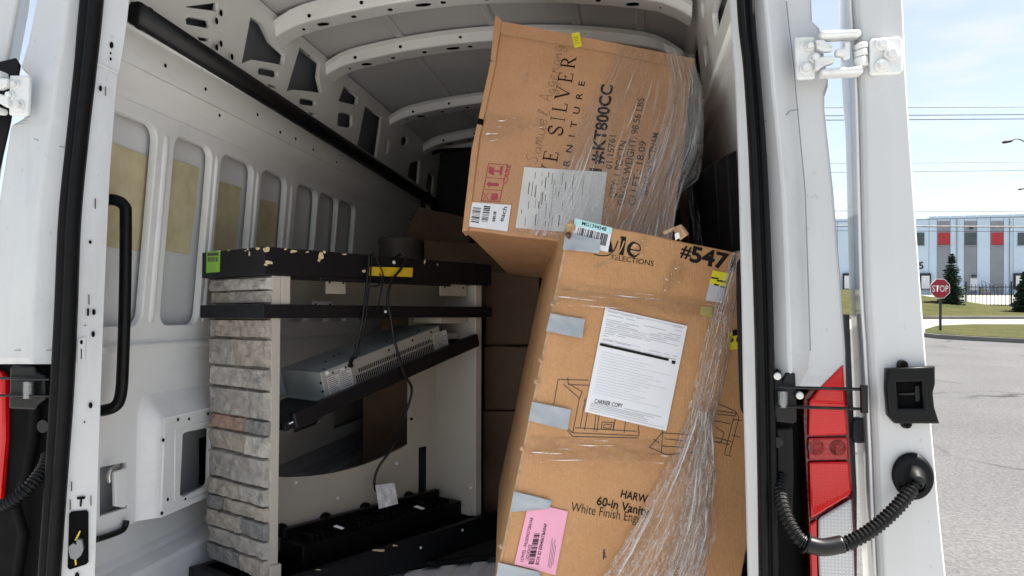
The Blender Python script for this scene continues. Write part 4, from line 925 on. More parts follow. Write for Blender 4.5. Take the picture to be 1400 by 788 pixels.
while z < 1.712:
    hgt = rs.choice((.046, .055, .066, .078, .09)); z1 = min(z + hgt, 1.714)
    if 1.575 < z1 < 1.64: z1 = 1.586; 
    if 1.58 <= z < 1.63: z = 1.633; z1 = z + .04
    if z1 - z < .015: z = z1 + .002; continue
    n = rs.choice((1, 2, 2, 2)); cuts = sorted([rs.uniform(.25, .75) if n == 2 else rs.uniform(.3, .42) + .33 * k for k in range(n - 1)])
    cuts = [0] + cuts + [1]
    for a, b in zip(cuts, cuts[1:]):
        v1, v0 = .336 - .33 * a, .336 - .33 * b
        mt = rs.choice((STONES[0], STONES[0], STONES[4], STONES[2], STONES[1], STONES[1], STONES[2]))
        zc = (z + z1) / 2
        if (1.245 < zc < 1.32 and a < .01) or (1.07 < zc < 1.12 and b > .9): mt = STONES[3]
        stone(v0 + .0018, v1 - .0018, z + .0012, z1 - .0012, mt)
    z = z1
# facade boards (their backs face us)
FV = .238
def facade(outer, holes, name, thick=.012, v=FV, par=None): return plate(outer, holes, thick, lambda u, v_, w_: FPt(u, v + w_, v_), name, BEIGE, par or fpl)
facade([(.07, 1.63), (.985, 1.63), (.985, 1.717), (.07, 1.717)], [], 'upper_fascia', v=.20)
arch_ = [(.81, 1.588), (.81, 1.075)] + [(.81 - .72 * k / 14, 1.028 + .055 * (2 * k / 14 - 1) ** 2) for k in range(15)] + [(.09, 1.588), (.066, 1.588), (.066, .80), (.985, .80), (.985, 1.588)]
facade(arch_, [], 'arched_fascia')
rp = fbox(.962, .998, .012, .262, .80, 1.588, 'side_panel', BEIGE)
fbox(.962, .998, .012, .20, 1.63, 1.717, 'side_panel', BEIGE)
fbox(.952, .962, .03, .20, .80, .835, 'base_cleat', BEIGE)
for u0, u1, z0, z1, nm in ((.265, .345, 1.668, 1.718, 'corner_plate'), (.26, .345, 1.612, 1.645, 'corner_plate'), (.80, .95, 1.672, 1.718, 'corner_plate')):
    q = fbox(u0, u1, .05 if z0 > 1.65 else .12, .058 if z0 > 1.65 else .128, z0, z1, nm, BEIGE, bevel=.002)
    for f in (.15, .85):
        c = FPt(u0 + (u1 - u0) * f, (.05 if z0 > 1.65 else .12), z1 - .012); MB().cyl(c - VV * .0005, c - VV * .002, .004, 10).build('hole', DARK, q)
fbox(.80, .95, .05, .2, 1.565, 1.588, 'ledge_cleat', BEIGE)
fbox(.86, .955, .10, .2, 1.50, 1.525, 'shelf_cleat', BEIGE)
# black hinge strip, white screw caps, black button caps
q = [FPt(u, FV - .007, z) for u, z in ((.862, .86), (.90, .86), (.90, 1.06), (.862, 1.06))]; MB().prism(q, -VV * .004).build('black_strip', BLACKM, fpl)
for px, py in ((404, 660), (461, 681), (542, 634), (562, 573)):
    c = fsurf(px, py, FV - .0065); MB().cyl(c, c - VV * .004, .006, 12).build('screw_cap', PAPER if py != 573 else DARK, fpl)
c = V(644, 667, plane=(FPt(.962, 0, 0), UU)); MB().cyl(c, c - UU * .004, .006, 12).build('screw_cap', PAPER, fpl)
# base: black frame with a log bed
fbox(-.03, 1.09, -.03, 0, FZ + .026, .806, 'base_front', NAVY)
fbox(-.03, 1.09, .33, .36, FZ + .026, .79, 'base_back', NAVY)
fbox(-.03, .0, 0, .33, FZ + .026, .80, 'base_end', NAVY); fbox(1.06, 1.09, 0, .33, FZ + .026, .786, 'base_end', NAVY)
fbox(0, 1.06, 0, .33, .70, .722, 'base_panel', BLACKP)
bed = fbox(.20, .95, .075, .20, .722, .855, 'ember_bed', BLACKP, bevel=.006)
fbox(.21, .94, .19, .215, .80, .885, 'ember_back', BLACKM, bed)
for k in range(30):
    u = .24 + k * .022; h = .012 + .012 * rs.random()
    fbox(u, u + .011, .085, .15, .852, .856 + h, 'ember_rib', DARK, bed, .002)
for u in (.22, .40, .58, .80):
    c = FPt(u, FV - .006, .875); MB().cyl(c, c - VV * .02, .022, 16).build('button_cap', BLACKP, fpl, bevel=.004)
for (px, py) in ((463, 722), (573, 695)):
    q = [V(px + a, py + b, plane=(FPt(0, .07, 0), VV)) for a, b in ((-8, -2), (4, 2.2), (8, 0), (-3, -4))]; MB().prism(q, -VV * .001).build('white_tag', PAPER, bed)
for px, py, a, b in ((518, 752.5, 10, 1.8), (540, 746, 4, 1.6), (435, 779, 5, .8)): chip(px, py, a, b, fpl, (FPt(0, -.03, 0), VV))
for px, py in ((632, 725), (575, 749)):
    c = V(px, py, plane=(FPt(0, -.03, 0), VV)); MB().cyl(c, c - VV * .002, .005, 10).build('screw_cap', PAPER, fpl)
# fallen shelf board, sloping up to the right
sl = .266; SD = (UU + UP * sl).normalized(); SN = SD.cross(VV).normalized()
if SN.z < 0: SN = -SN
def SP(s, v, h): return FPt(.075, 0, 1.272) + SD * s + VV * v + SN * h
shf = MB().box(SP(0, 0.0, -.03), SD * .92, VV * .26, SN * .022).build('fallen_shelf', NAVY, fpl, bevel=.002)
MB().box(SP(.03, -.012, -.032), SD * .88, VV * .03, SN * .05).build('shelf_lip', NAVY, shf, bevel=.006)
c = SP(.015, -.001, -.012); MB().box(c, SD * .02, -VV * .002, SN * .004).build('white_scuff', PAPER, shf)

# ------------------------------------------------------------------ heater unit lying on the sloping shelf
def HP(s, v, h): return SP(s, v, h - .008)
htr = root('heater_insert', HP(.5, .18, 0), 'long grey sheet-metal heater unit with vent slots lying on the sloping shelf', 'heater', van=True)
S0, S1, V0, V1, HH = .205, .775, .06, .30, .094
body = MB().box(HP(S0, V0, .001), SD * (S1 - S0), VV * (V1 - V0), SN * HH).build('casing', GALV, htr, bevel=.002)
MB().box(HP(S0 + .004, V0 - .0025, .003), SD * (S1 - S0 - .008), VV * .002, SN * (HH - .004)).build('face_plate', GALVF, htr, bevel=.001)
MB().box(HP(S0 - .02, V0 + .0, .001), SD * .02, VV * (V1 - V0), SN * .004).build('end_flange', GALV, htr)
MB().box(HP(S0 - .028, V1 - .02, .001), SD * .028, VV * .02, SN * (HH + .01)).build('end_bracket', GALV, htr, bevel=.002)
for k in range(44):
    s = S0 + .135 + k * .0088
    for h0, hl_ in ((.012, .026), (.045, .014)):
        if h0 > .03 and k < 2: continue
        MB().box(HP(s, V0 - .0032, h0), SD * .0045 + SN * .0012, VV * .001, SN * hl_).build('vent_slot', DARK, htr)
for s, h in ((.045, .08), (.10, .08), (.30, .08), (.42, .082), (.52, .084)):
    c = HP(S0 + s, V0 - .0028, h); MB().cyl(c, c - VV * .002, .004, 10).build('screw', DARK, htr)
for s, v in ((.03, .08), (.1, .16), (.16, .19), (.19, .2), (.2, .1), (.35, .12), (.42, .2), (.5, .1)):
    c = HP(S0 + s, v, HH + .0012); MB().cyl(c, c + SN * .002, .004, 10).build('screw', DARK, htr)
for v, h in ((.28, .02), (.28, .045), (.27, .07), (.065, .03), (.065, .06)):
    c = HP(S0 - (.029 if v > .2 else .001), v, h); MB().cyl(c, c - SD * .003, .004, 10).build('screw', DARK, htr)
def hlab(s0, s1, h0, h1, lines, nm='rating_label'):
    q = MB().box(HP(S0 + s0, V0 - .0045, h0), SD * (s1 - s0), VV * .001, SN * (h1 - h0)).build(nm, FOIL, htr)
    for k in range(lines):
        h = h1 - .006 - k * (h1 - h0 - .01) / lines; MB().box(HP(S0 + s0 + .003, V0 - .0052, h), SD * ((s1 - s0 - .006) * rs.uniform(.6, 1)), VV * .0005, SN * .0018).build('print_line', INKB, q)
hlab(.016, .068, .004, .070, 9); hlab(.072, .120, .008, .076, 9); hlab(.016, .100, .076, .084, 1, 'strip_label'); hlab(.525, .60, .002, .072, 11)
c = HP(S0 + .022, V0 - .003, .086); MB().cyl(c, c - VV * .003, .007, 16).build('round_logo', PAPER, htr)
c = HP(S0 + .515, V0 - .003, .058); MB().cyl(c, c - VV * .002, .004, 12).build('green_dot', GREENL, htr)

# ------------------------------------------------------------------ cords
def fw(px, py, v): return fsurf(px, py, v)
gland = HP(S0 + .118, V0 - .003, .082)
c1 = spline([fw(505, 350, -.012), fw(503, 372, -.016), fw(499, 410, -.018), fw(495, 440, -.016), fw(486, 480, .02), fw(479, 493, .045), gland - VV * .004], 8)
co = root('power_cord', fw(505, 350, 0), 'black cable pair running from the mantel down to the heater', 'cable', van=True)
MB().tube(c1, .0045, 8).build('cable', CORD, co, smooth=True)
MB().tube([p + UU * .012 + UP * .004 * math.sin(i * .5) for i, p in enumerate(c1[:-6])] + [gland], .003, 8).build('cable', CORD, co, smooth=True)
MB().cyl(gland, gland - VV * .012, .008, 12).build('cable_gland', CORD, co)
MB().tube(spline([fw(507, 349, .02), fw(512, 346, -.01), fw(518, 362, -.014), fw(524, 377, -.014), fw(521, 400, -.016), fw(512, 430, -.016), fw(495, 436, -.018), fw(487, 433, -.012)], 7), .0025, 7).build('thin_wire', CORD, co, smooth=True)
MB().tube(spline([fw(506, 392, -.02), fw(518, 390, -.02), fw(522, 382, -.02), fw(519, 374, -.016)], 6), .0025, 7).build('thin_wire', CORD, co, smooth=True)
c2 = spline([fw(541, 353, .05), fw(548, 347, .0), fw(555, 352, -.014), fw(548, 368, -.016), fw(535, 385, -.018), fw(530, 410, -.02), fw(534, 432, -.02), fw(540, 468, -.02), fw(552, 510, -.02), fw(563, 533, -.018), fw(553, 570, .02), fw(538, 610, .08), fw(517, 640, .12), fw(512, 664, .13), fw(521, 682, .13), fw(531, 700, .12)], 8)
co2 = root('power_cord', c2[-1], 'black power cord hanging over the fireplace with a white paper tag', 'cable', van=True)
MB().tube(c2, .0048, 8).build('cable', CORD, co2, smooth=True)
MB().box(fw(525, 430, -.028), UU * .012, VV * .01, UP * .03).build('inline_plug', CORD, co2, bevel=.003)
MB().box(fw(526, 428, -.030), UU * .009, VV * .002, UP * .008).build('plug_mark', PAPER, co2)
rows = []
for j in range(7):
    row = []
    for i in range(7):
        f, g = i / 6, j / 6; px = 513 + 26 * f + 5 * g - 4 * (1 - g) * f * 0; py = 664 - 4 * f + 32 * g - 3 * f * g
        row.append(fw(px, py, .11 + .012 * noise.noise(Vector((f * 3, g * 3, 2)))))
    rows.append(row)
tg = MB().grid(rows).build('paper_tag', PAPER, co2, smooth=False); tg.modifiers.new('s', 'SOLIDIFY').thickness = .001

# ------------------------------------------------------------------ cartons
class Carton:
    def __init__(s, name, q, deps, dvec, cm, label, group='cardboard cartons in the van', wob=.004, div=14):
        """q: four front corners TL TR BR BL in the photo, deps: their distance, dvec: depth edge"""
        s.c = [V(*p, D=d) for p, d in zip(q, deps)]
        TL, TR, BR, BL = s.c; s.q = q
        s.n = (TR - TL).cross(BL - TL).normalized(); 
        if s.n.dot(CAM - TL) < 0: s.n = -s.n
        s.pl = (BL, s.n); s.d = dvec; s.c[2] = BR = V(*q[2], plane=s.pl)
        s.root = root(name, (BL + BR) / 2 + dvec / 2, label, 'box', group, van=True)
        m = MB()
        def P(f, g, h):
            # f along the width, g up, h into depth
            p = (BL * (1 - f) + BR * f) * (1 - g) + (TL * (1 - f) + TR * f) * g
            ed = max(0, 1 - min(f, 1 - f, g, 1 - g) / .12) if h == 0 else 1
            k = noise.noise_vector(p * 9 + Vector((h, 0, 0))) * wob
            k2 = k - s.n * k.dot(s.n) if h == 0 else k
            return p + dvec * h + k2 * ed
        N_ = div
        def face(fn): m.grid([[fn(i / N_, j / N_) for i in range(N_ + 1)] for j in range(N_ + 1)])
        face(lambda a, b: P(a, b, 0)); face(lambda a, b: P(a, b, 1)); face(lambda a, b: P(0, a, b)); face(lambda a, b: P(1, a, b)); face(lambda a, b: P(a, 0, b)); face(lambda a, b: P(a, 1, b))
        me = m.mesh('carton'); bm = bmesh.new(); bm.from_mesh(me); bmesh.ops.remove_doubles(bm, verts=bm.verts, dist=.003); bmesh.ops.recalc_face_normals(bm, faces=bm.faces); bm.to_mesh(me); bm.free()
        s.body = link('carton_body', me, cm, s.root, bevel=.005); s.P = P
    def at(s, px, py, off=.0015): return V(px, py, plane=s.pl) + s.n * off
    def decal(s, quad, mt, name, par=None, off=.0015, th=.0006, bevel=0):
        return MB().prism([s.at(*c, off) for c in quad], s.n * th).build(name, mt, par or s.root, bevel=bevel)
    def text(s, body, p0, p1, hpx, mt=None, bold=.0, par=None, off=.0015, name='lettering', spacing=1.0):
        """baseline from p0 to p1, cap height hpx in photo pixels"""
        a, b = s.at(*p0, off), s.at(*p1, off); x = (b - a); L = x.length; x.normalize(); y = s.n.cross(x); 
        me = text_mesh(body, bold, spacing); xs = [v.co.x for v in me.vertices]; x0, x1 = min(xs), max(xs)
        pxm = (s.c[1] - s.c[0]).length / math.hypot(s.q[1][0] - s.q[0][0], s.q[1][1] - s.q[0][1]) if hasattr(s, 'q') else L / math.hypot(p1[0] - p0[0], p1[1] - p0[1])
        hs = hpx * pxm / .70
        for v in me.vertices: v.co = a + x * ((v.co.x - x0) / (x1 - x0) * L) + y * (v.co.y * hs)
        return link(name, me, mt or INK, par or s.root)
    def line(s, pts, r, mt, name='print_line', off=.0012, par=None):
        m = MB(); P3 = [s.at(a, b, off) for a, b in pts]
        for a, b in zip(P3, P3[1:]):
            t = (b - a).normalized(); sd2 = s.n.cross(t) * r; m.add([a - sd2, b - sd2, b + sd2, a + sd2], [(0, 1, 2, 3)])
        return m.build(name, mt, par or s.root)
def lerp2(q, f, g):
    (ax, ay), (bx, by), (cx_, cy_), (dx, dy) = q
    return ((ax * (1 - f) + bx * f) * (1 - g) + (dx * (1 - f) + cx_ * f) * g, (ay * (1 - f) + by * f) * (1 - g) + (dy * (1 - f) + cy_ * f) * g)
def lines_on(C, q, rows_, mt, off, par, wpx=.0009):
    m = MB()
    for (f0, f1, g, wdt) in rows_:
        a, b = C.at(*lerp2(q, f0, g), off), C.at(*lerp2(q, f1, g), off); t = (b - a).normalized(); sd2 = C.n.cross(t) * wdt
        m.add([a - sd2, b - sd2, b + sd2, a + sd2], [(0, 1, 2, 3)])
    return m.build('printed_lines', mt, par)
def barcode(C, q, n, mt, off, par, seed=1, along='f'):
    rr = random.Random(seed); m = MB(); x = 0
    while x < 1:
        b = rr.choice((.3, .5, .9)) / n; 
        pts = ((x, 0), (min(1, x + b), 0), (min(1, x + b), 1), (x, 1)) if along == 'f' else ((0, x), (0, min(1, x + b)), (1, min(1, x + b)), (1, x))
        p = [C.at(*lerp2(q, f, g), off) for f, g in pts]; m.add(p, [(0, 1, 2, 3)]); x += b + rr.choice((.25, .45, .8)) / n
    return m.build('barcode', mt, par)

# ---- lower carton
LB = Carton('cardboard_box', [(779, 299), (1094, 362), (1003, 846), (676, 806)], [1.86, 1.90, 1.84, 1.80], FW * 1.15 - RT * .01 - UP * .03, CARD1,
            'tall tan vanity carton with white carrier sheet and pink label at the rear opening')
# open, crushed top-left edge and right flap line
LB.line([(764, 395), (1010, 425)], .0008, CARDE); 
LB.line([(781, 301), (678, 800)], .0030, CARDE, 'worn_edge')
# print: numbers
LB.text('#', (929, 350), (943, 354), 17, INK, .02); LB.text('5471', (942, 357), (1003, 371), 21, INK, .035)
LB.text('SELECTIONS', (835, 355), (893, 364), 7, INK, .0)
# big serif 'yle' fragment
def stroke(C, pts, w0, mt=INK, off=.0013, par=None, name='lettering'):
    m = MB(); P3 = [C.at(a, b, off) for a, b in pts]; n = len(P3)
    for i in range(n - 1):
        t = (P3[i + 1] - P3[i]).normalized(); wa = w0[i] if isinstance(w0, (list, tuple)) else w0; wb = w0[i + 1] if isinstance(w0, (list, tuple)) else w0
        s_ = C.n.cross(t); m.add([P3[i] - s_ * wa, P3[i + 1] - s_ * wb, P3[i + 1] + s_ * wb, P3[i] + s_ * wa], [(0, 1, 2, 3)])
    return m.build(name, mt, par or C.root)
def sp2(pts, n=8): return [(p.x, p.y) for p in spline([Vector((a, b, 0)) for a, b in pts], n)]
stroke(LB, [(831, 325), (835, 345)], .006); stroke(LB, [(845, 330), (839, 344)], .0016); stroke(LB, sp2([(839, 343), (832, 349), (822, 350), (812, 348)]), .0013)
stroke(LB, [(853, 324), (849, 349)], .0060); stroke(LB, [(848, 325), (853, 325)], .0022)
e_ = sp2([(861, 341), (874, 343), (874, 336), (866, 332), (860, 338), (860, 346), (867, 351), (874, 347)])
stroke(LB, e_, [.0015 + .0032 * max(0, math.sin(k / len(e_) * 6.28 * .9 - 2.0)) for k in range(len(e_))])
LB.text('HARW', (848, 680), (884, 688), 10, INK, .018); LB.text('60-in Vanity', (815, 690), (886, 706), 11, INK, .018); LB.text('White Finish Engi', (780, 699), (872, 715), 12, INK, -.008)
# printed line drawings of the furniture
def draw(C, segs, r=.0009, mt=INKF): 
    m = MB()
    for pts in segs:
        P3 = [C.at(a, b, .0011) for a, b in pts]
        for a, b in zip(P3, P3[1:]):
            t = (b - a).normalized(); s_ = C.n.cross(t) * r; m.add([a - s_, b - s_, b + s_, a + s_], [(0, 1, 2, 3)])
    return m.build('printed_drawing', mt, C.root)
draw(LB, [[(763, 519), (805, 520)], [(776, 517), (777, 526), (806, 527)], [(763, 519), (757, 553)], [(770, 525), (792, 545), (796, 536), (776, 524)], [(792, 545), (783, 592)], [(783, 592), (873, 596), (874, 590)], [(786, 585), (870, 590)], [(800, 545), (793, 586)], [(806, 548), (799, 588)], [(816, 556), (812, 590)], [(820, 560), (816, 590)],
          [(823, 577), (839, 578), (838, 588), (822, 587), (823, 577)], [(824, 568), (840, 569)], [(826, 580), (836, 581), (835, 586), (825, 585), (826, 580)], [(842, 568), (838, 590)], [(856, 570), (853, 592)], [(874, 575), (872, 592)], [(783, 592), (774, 585), (757, 560)], [(773, 586), (783, 597), (873, 599)]])
draw(LB, [[(978, 553), (987, 554), (1006, 563), (1005, 569), (976, 566)], [(976, 561), (1004, 565)], [(1006, 563), (1010, 572), (997, 621)], [(1003, 571), (990, 622)], [(990, 622), (1000, 624)], [(976, 575), (999, 580)], [(977, 598), (1000, 604)], [(978, 604), (997, 608)], [(978, 584), (990, 592), (985, 606), (976, 604)], [(905, 592), (888, 612), (912, 622)], [(905, 592), (950, 595)], [(908, 600), (945, 604)], [(912, 622), (950, 618)], [(905, 610), (940, 612)], [(906, 586), (904, 620)], [(1003, 574), (1014, 575)], [(1000, 595), (1012, 598)], [(893, 600), (901, 606)]])
draw(LB, [[(824, 755), (827, 757), (825, 760), (829, 762)], [(826, 751), (825, 765)]], .0018)
# carrier sheet
cq = ((827, 421), (939, 446), (910, 589), (799, 563))
car = LB.decal(cq, PAPER, 'carrier_sheet', off=.004, th=.0008)
rl = random.Random(4); rws = [(.05, .95, .20, .0006)]
for g in (.03, .06, .085, .105, .125, .145, .18, .215, .235, .26, .30, .33):
    x = .04
    while x < .9:
        L = rl.uniform(.06, .3); 
        if rl.random() < .6: rws.append((x, min(.95, x + L), g, .0008))
        x += L + .04
rws += [(.05, .95, .16, .0006), (.05, .5, .29, .0006), (.03, .97, .975, .0006), (.03, .97, .02, .0006)]
for k in range(16): rws.append((.06, rl.uniform(.5, .92), .41 + k * .026, .0004))
for g in (.885, .905, .92, .935, .955): rws.append((.05 if g > .9 else .45, rl.uniform(.7, .95), g, .0008))
lines_on(LB, cq, [(a_, b_, c_, d_ * .55) for a_, b_, c_, d_ in rws], INKL, .0056, car)
for f0, f1, g0, g1 in ((.02, .86, .335, .36), (.90, .945, .345, .375)):
    MB().prism([LB.at(*lerp2(cq, f, g), .0056) for f, g in ((f0, g0), (f1, g0), (f1, g1), (f0, g1))], LB.n * .0003).build('header_bar', INK, car)
LB.text('CARRIER COPY', (812, 551), (850, 558), 5.5, INK, .01, car, .0056)
# pink label
pq = ((723, 686), (776, 699), (759, 786), (703, 771))
pk_ = LB.decal(pq, PINK, 'pink_label', off=.003, th=.0006)
LB.text('LOWES - PAL0244272BA7AB', (715, 768), (729, 708), 4.2, INK, .0, pk_, .0042); LB.text('BOX ID E00406TBA9AF', (736, 772), (748, 716), 4.2, INK, .01, pk_, .0042); LB.text('LIQUIDATE', (722, 766), (727, 745), 4.2, INK, 0, pk_, .0042)
barcode(LB, ((730, 729), (738, 729), (730, 771), (722, 771)), 26, INK, .0042, pk_, 3, 'g')
lines_on(LB, ((748, 775), (754, 735), (762, 737), (756, 777)), [(0, 1, .1, .0005), (0, .9, .35, .0005), (0, 1, .6, .0005), (.1, .8, .85, .0005)], INKB, .0042, pk_)
# blue/white barcode label, partly taped over
bq_ = ((786, 299), (837, 312), (831, 345), (779, 334))
wl2 = LB.decal(bq_, PAPER, 'barcode_label', off=.002, th=.0006)
LB.decal(((786, 299), (837, 312), (835.5, 321), (784.5, 308)), CYAN, 'blue_band', wl2, .0027, .0003)
LB.text('MG1394548', (795, 308), (828, 316.5), 5, INK, .015, wl2, .0034)
barcode(LB, ((791, 311), (831, 321), (827.5, 337), (787, 327)), 22, INK, .003, wl2, 9)
def tape(C, q, seed, off=.0045):
    rows = []
    for j in range(6):
        rows.append([C.at(*lerp2(q, i / 8, j / 5), off + .005 * noise.noise(Vector((i * .7, j * .8, seed))) + .004 + (.006 * max(0, noise.noise(Vector((seed * 3, i * .3, j)))) if i in (0, 8) or j in (0, 5) else 0)) for i in range(9)])
    MB().grid(rows).build('duct_tape', TAPE, C.root, smooth=True)
tape(LB, ((772, 318), (820, 329), (818, 347), (769, 342)), 1); tape(LB, ((752, 429), (799, 437), (795, 463), (746, 453)), 2); tape(LB, ((727, 549), (780, 560), (775, 588), (722, 575)), 3); tape(LB, ((702, 671), (754, 684), (750, 695), (697, 699)), 4); tape(LB, ((681, 768), (738, 781), (736, 800), (678, 790)), 5)
# yellow/grey handling stickers (no machine-readable code)
s1 = LB.decal(((974, 370), (996, 374), (987, 415), (964, 411)), PAPERG, 'handling_sticker', off=.002)
LB.decal(((974, 370), (996, 374), (992, 393), (969, 388)), YELLOW, 'yellow_band', s1, .0028, .0003)
for a in ((972, 379, 10, 3), (980, 383, 12, 3), (976, 388, 6, 3), (985, 391, 5, 3)): LB.decal(((a[0], a[1]), (a[0] + a[2], a[1] + 1.5), (a[0] + a[2], a[1] + 1.5 + a[3] * .7), (a[0] - 1, a[1] + a[3] * .7)), INK, 'black_patch', s1, .0034, .0003)
LB.decal(((958, 419), (974, 421), (973, 434), (956, 431)), mat('tan_sticker', (.55, .46, .16), .6), 'small_sticker', off=.002)
s2 = LB.decal(((995, 454), (1016, 448), (1014, 477), (996, 479)), YELLOW, 'handling_sticker', off=.002)
for a in ((1001, 452, 8, 8), (1006, 462, 6, 6), (998, 464, 4, 5)): LB.decal(((a[0], a[1]), (a[0] + a[2], a[1] - 2), (a[0] + a[2], a[1] - 2 + a[3]), (a[0], a[1] + a[3])), INK, 'black_patch', s2, .0030, .0003)
# torn corner bits
def crumple(C, px, py, r, mt, name, seed, off=.01):
    m = MB(); c = C.at(px, py, off); rows = []
    for j in range(7):
        a = math.pi * j / 6; rows.append([c + Vector((math.sin(a) * math.cos(b), math.sin(a) * math.sin(b), math.cos(a))) * r * (.5 + .9 * abs(noise.noise(Vector((j * .9, b * 1.4, seed))))) for b in [6.283 * i / 9 for i in range(9)]])
    m.grid(rows, True); return m.build(name, mt, C.root)
crumple(LB, 779, 311, .018, CARDE, 'torn_corner', 1); crumple(LB, 776, 322, .012, CARD3, 'torn_corner', 5)
for y in (416, 492, 521, 612, 745): crumple(LB, 781 - (y - 300) * .212 - 2, y, .009, CARDE, 'torn_edge', y)

# ---- upper carton
UB = Carton('cardboard_box', [(682, 30), (950, 80), (916, 345), (634, 316)], [2.37, 2.28, 2.21, 2.30], FW * .92 + RT * .13 - UP * .085, CARD2,
            'tilted brown furniture carton on top, cloudy plastic wrap hanging off its right side', wob=.006)
# folded flaps along the left edge and top
m = MB()
fl = [(678, 22), (687, 30), (681, 66), (678, 88), (671, 82), (675, 45)]
m.prism([UB.at(a, b, .010) for a, b in fl], -UB.n * .03); m.build('flap', CARD2, UB.root, bevel=.003)
m = MB(); m.prism([UB.at(a, b, .006) for a, b in ((671, 84), (679, 86), (656, 190), (641, 315), (632, 318), (645, 205))], -UB.n * .06); m.build('flap', CARD2, UB.root, bevel=.003)
UB.decal(((683, 32), (688, 31), (950, 82), (945, 98), (830, 73), (760, 61), (685, 48)), CARD2, 'top_flap', off=.004, th=.003)
UB.line([(685, 48), (760, 61), (830, 73), (945, 98)], .0012, CARDE, off=.0076); UB.line([(634, 309), (700, 316), (780, 326), (900, 339)], .0012, CARDE, off=.002)
UB.decal(((654, 163), (662, 165), (661, 173), (653, 171)), DARK, 'strap_tag', off=.008)
# lettering, running up the box
def serif(C, word, p0, p1, hpx, spc=1.0):
    G = {'S': ([[(.82, .74), (.78, .93), (.5, 1.0), (.2, .9), (.14, .72), (.3, .57), (.62, .45), (.84, .28), (.76, .08), (.48, 0), (.18, .08), (.1, .28)]], .62),
         'I': ([[(.5, 0), (.5, 1)]], .34), 'L': ([[(.28, 0), (.28, 1)], [(.1, .02), (.88, .02)], [(.86, 0), (.92, .26)]], .62), 'E': ([[(.26, 0), (.26, 1)], [(.08, .02), (.86, .02)], [(.08, .98), (.84, .98)], [(.26, .52), (.62, .52)], [(.86, 0), (.9, .24)], [(.83, 1), (.86, .78)], [(.62, .4), (.62, .64)]], .66),
         'V': ([[(.06, 1), (.5, 0)], [(.5, .02), (.92, 1)]], .78), 'R': ([[(.24, 0), (.24, 1)], [(.1, .98), (.5, .98), (.72, .88), (.74, .68), (.55, .53), (.24, .52)], [(.46, .52), (.92, .02)]], .72), ' ': ([], .5)}
    a, b = C.at(*p0), C.at(*p1); L = (b - a).length; x = (b - a).normalized(); y = C.n.cross(x); h = hpx * L / math.hypot(p1[0] - p0[0], p1[1] - p0[1])
    tot = sum(G[c][1] + .28 * spc for c in word); k = L / (tot * h); cur = 0
    for ch in word:
        segs, wd = G[ch]; m = MB()
        for si, sg in enumerate(segs):
            thin = (ch == 'V' and si == 1) or (ch in 'LE' and si > 0) or (ch == 'R' and si == 1 and 0)
            w_ = .028 if thin else .068
            pp = [(q.x, q.y) for q in spline([Vector((*p, 0)) for p in sg], 4)] if len(sg) > 4 else sg
            for (x0, y0), (x1, y1) in zip(pp, pp[1:]):
                dx, dy = x1 - x0, y1 - y0; ll = math.hypot(dx, dy) or 1
                ww = w_ if len(sg) < 5 else .028 + .05 * abs(dy if ch == 'R' else (dx * .7 - dy * .7)) / ll
                nx, ny = -dy / ll * ww, dx / ll * ww
                m.add([a + x * (k * h * (cur + wd * u)) + y * (h * v) for u, v in ((x0 - nx, y0 - ny), (x1 - nx, y1 - ny), (x1 + nx, y1 + ny), (x0 + nx, y0 + ny))], [(0, 1, 2, 3)])
        sx = {'I': [(.5, 0), (.5, 1)], 'L': [(.28, 1)], 'R': [(.24, 0), (.94, 0)], 'V': [(.06, 1), (.92, 1)], 'S': []}.get(ch, [])
        for (u, v) in sx:
            sw = .17 if ch in 'LR' else (.3 if ch == 'I' else .15); yy = v if v == 0 else 1 - .04
            m.add([a + x * (k * h * (cur + wd * (u + s_ * sw))) + y * (h * (yy + t_)) for s_, t_ in ((-1, 0), (1, 0), (1, .04), (-1, .04))], [(0, 1, 2, 3)])
        if m.v: m.build('lettering', INK, C.root)
        cur += wd + .28 * spc
serif(UB, 'VE SILVER', (757, 246), (789, 75), 19, .75)
UB.text('RNITURE', (778, 228), (800, 112), 8.5, INK, .005, spacing=2.2)
UB.text('M #:', (825, 242), (820, 196), 17, INK, .02); UB.text('M #:KT800CC', (810, 243), (838, 117), 17, INK, .025) if False else None
for o in [o for o in UB.root.children if o.name.startswith('lettering')][-1:]: bpy.data.objects.remove(o)
UB.text('M #:KT800CC', (820, 247), (838, 117), 15.5, INK, .03)
UB.text('01.15761', (836, 232), (842, 186), 8.5, INKF, .01); UB.text('QTY: 1 PC/CTN', (841, 272), (857, 194), 9, INKF, .01); UB.text('GROSS WEIGHT: 98.56 LBS', (853, 282), (881, 135), 9, INKF, .01)
UB.text('CU.FT.: 18.09', (868, 282), (884, 194), 9, INKF, .01); UB.text('MADE IN VIETNAM', (885, 268), (901, 183), 8.5, INKF, .008)
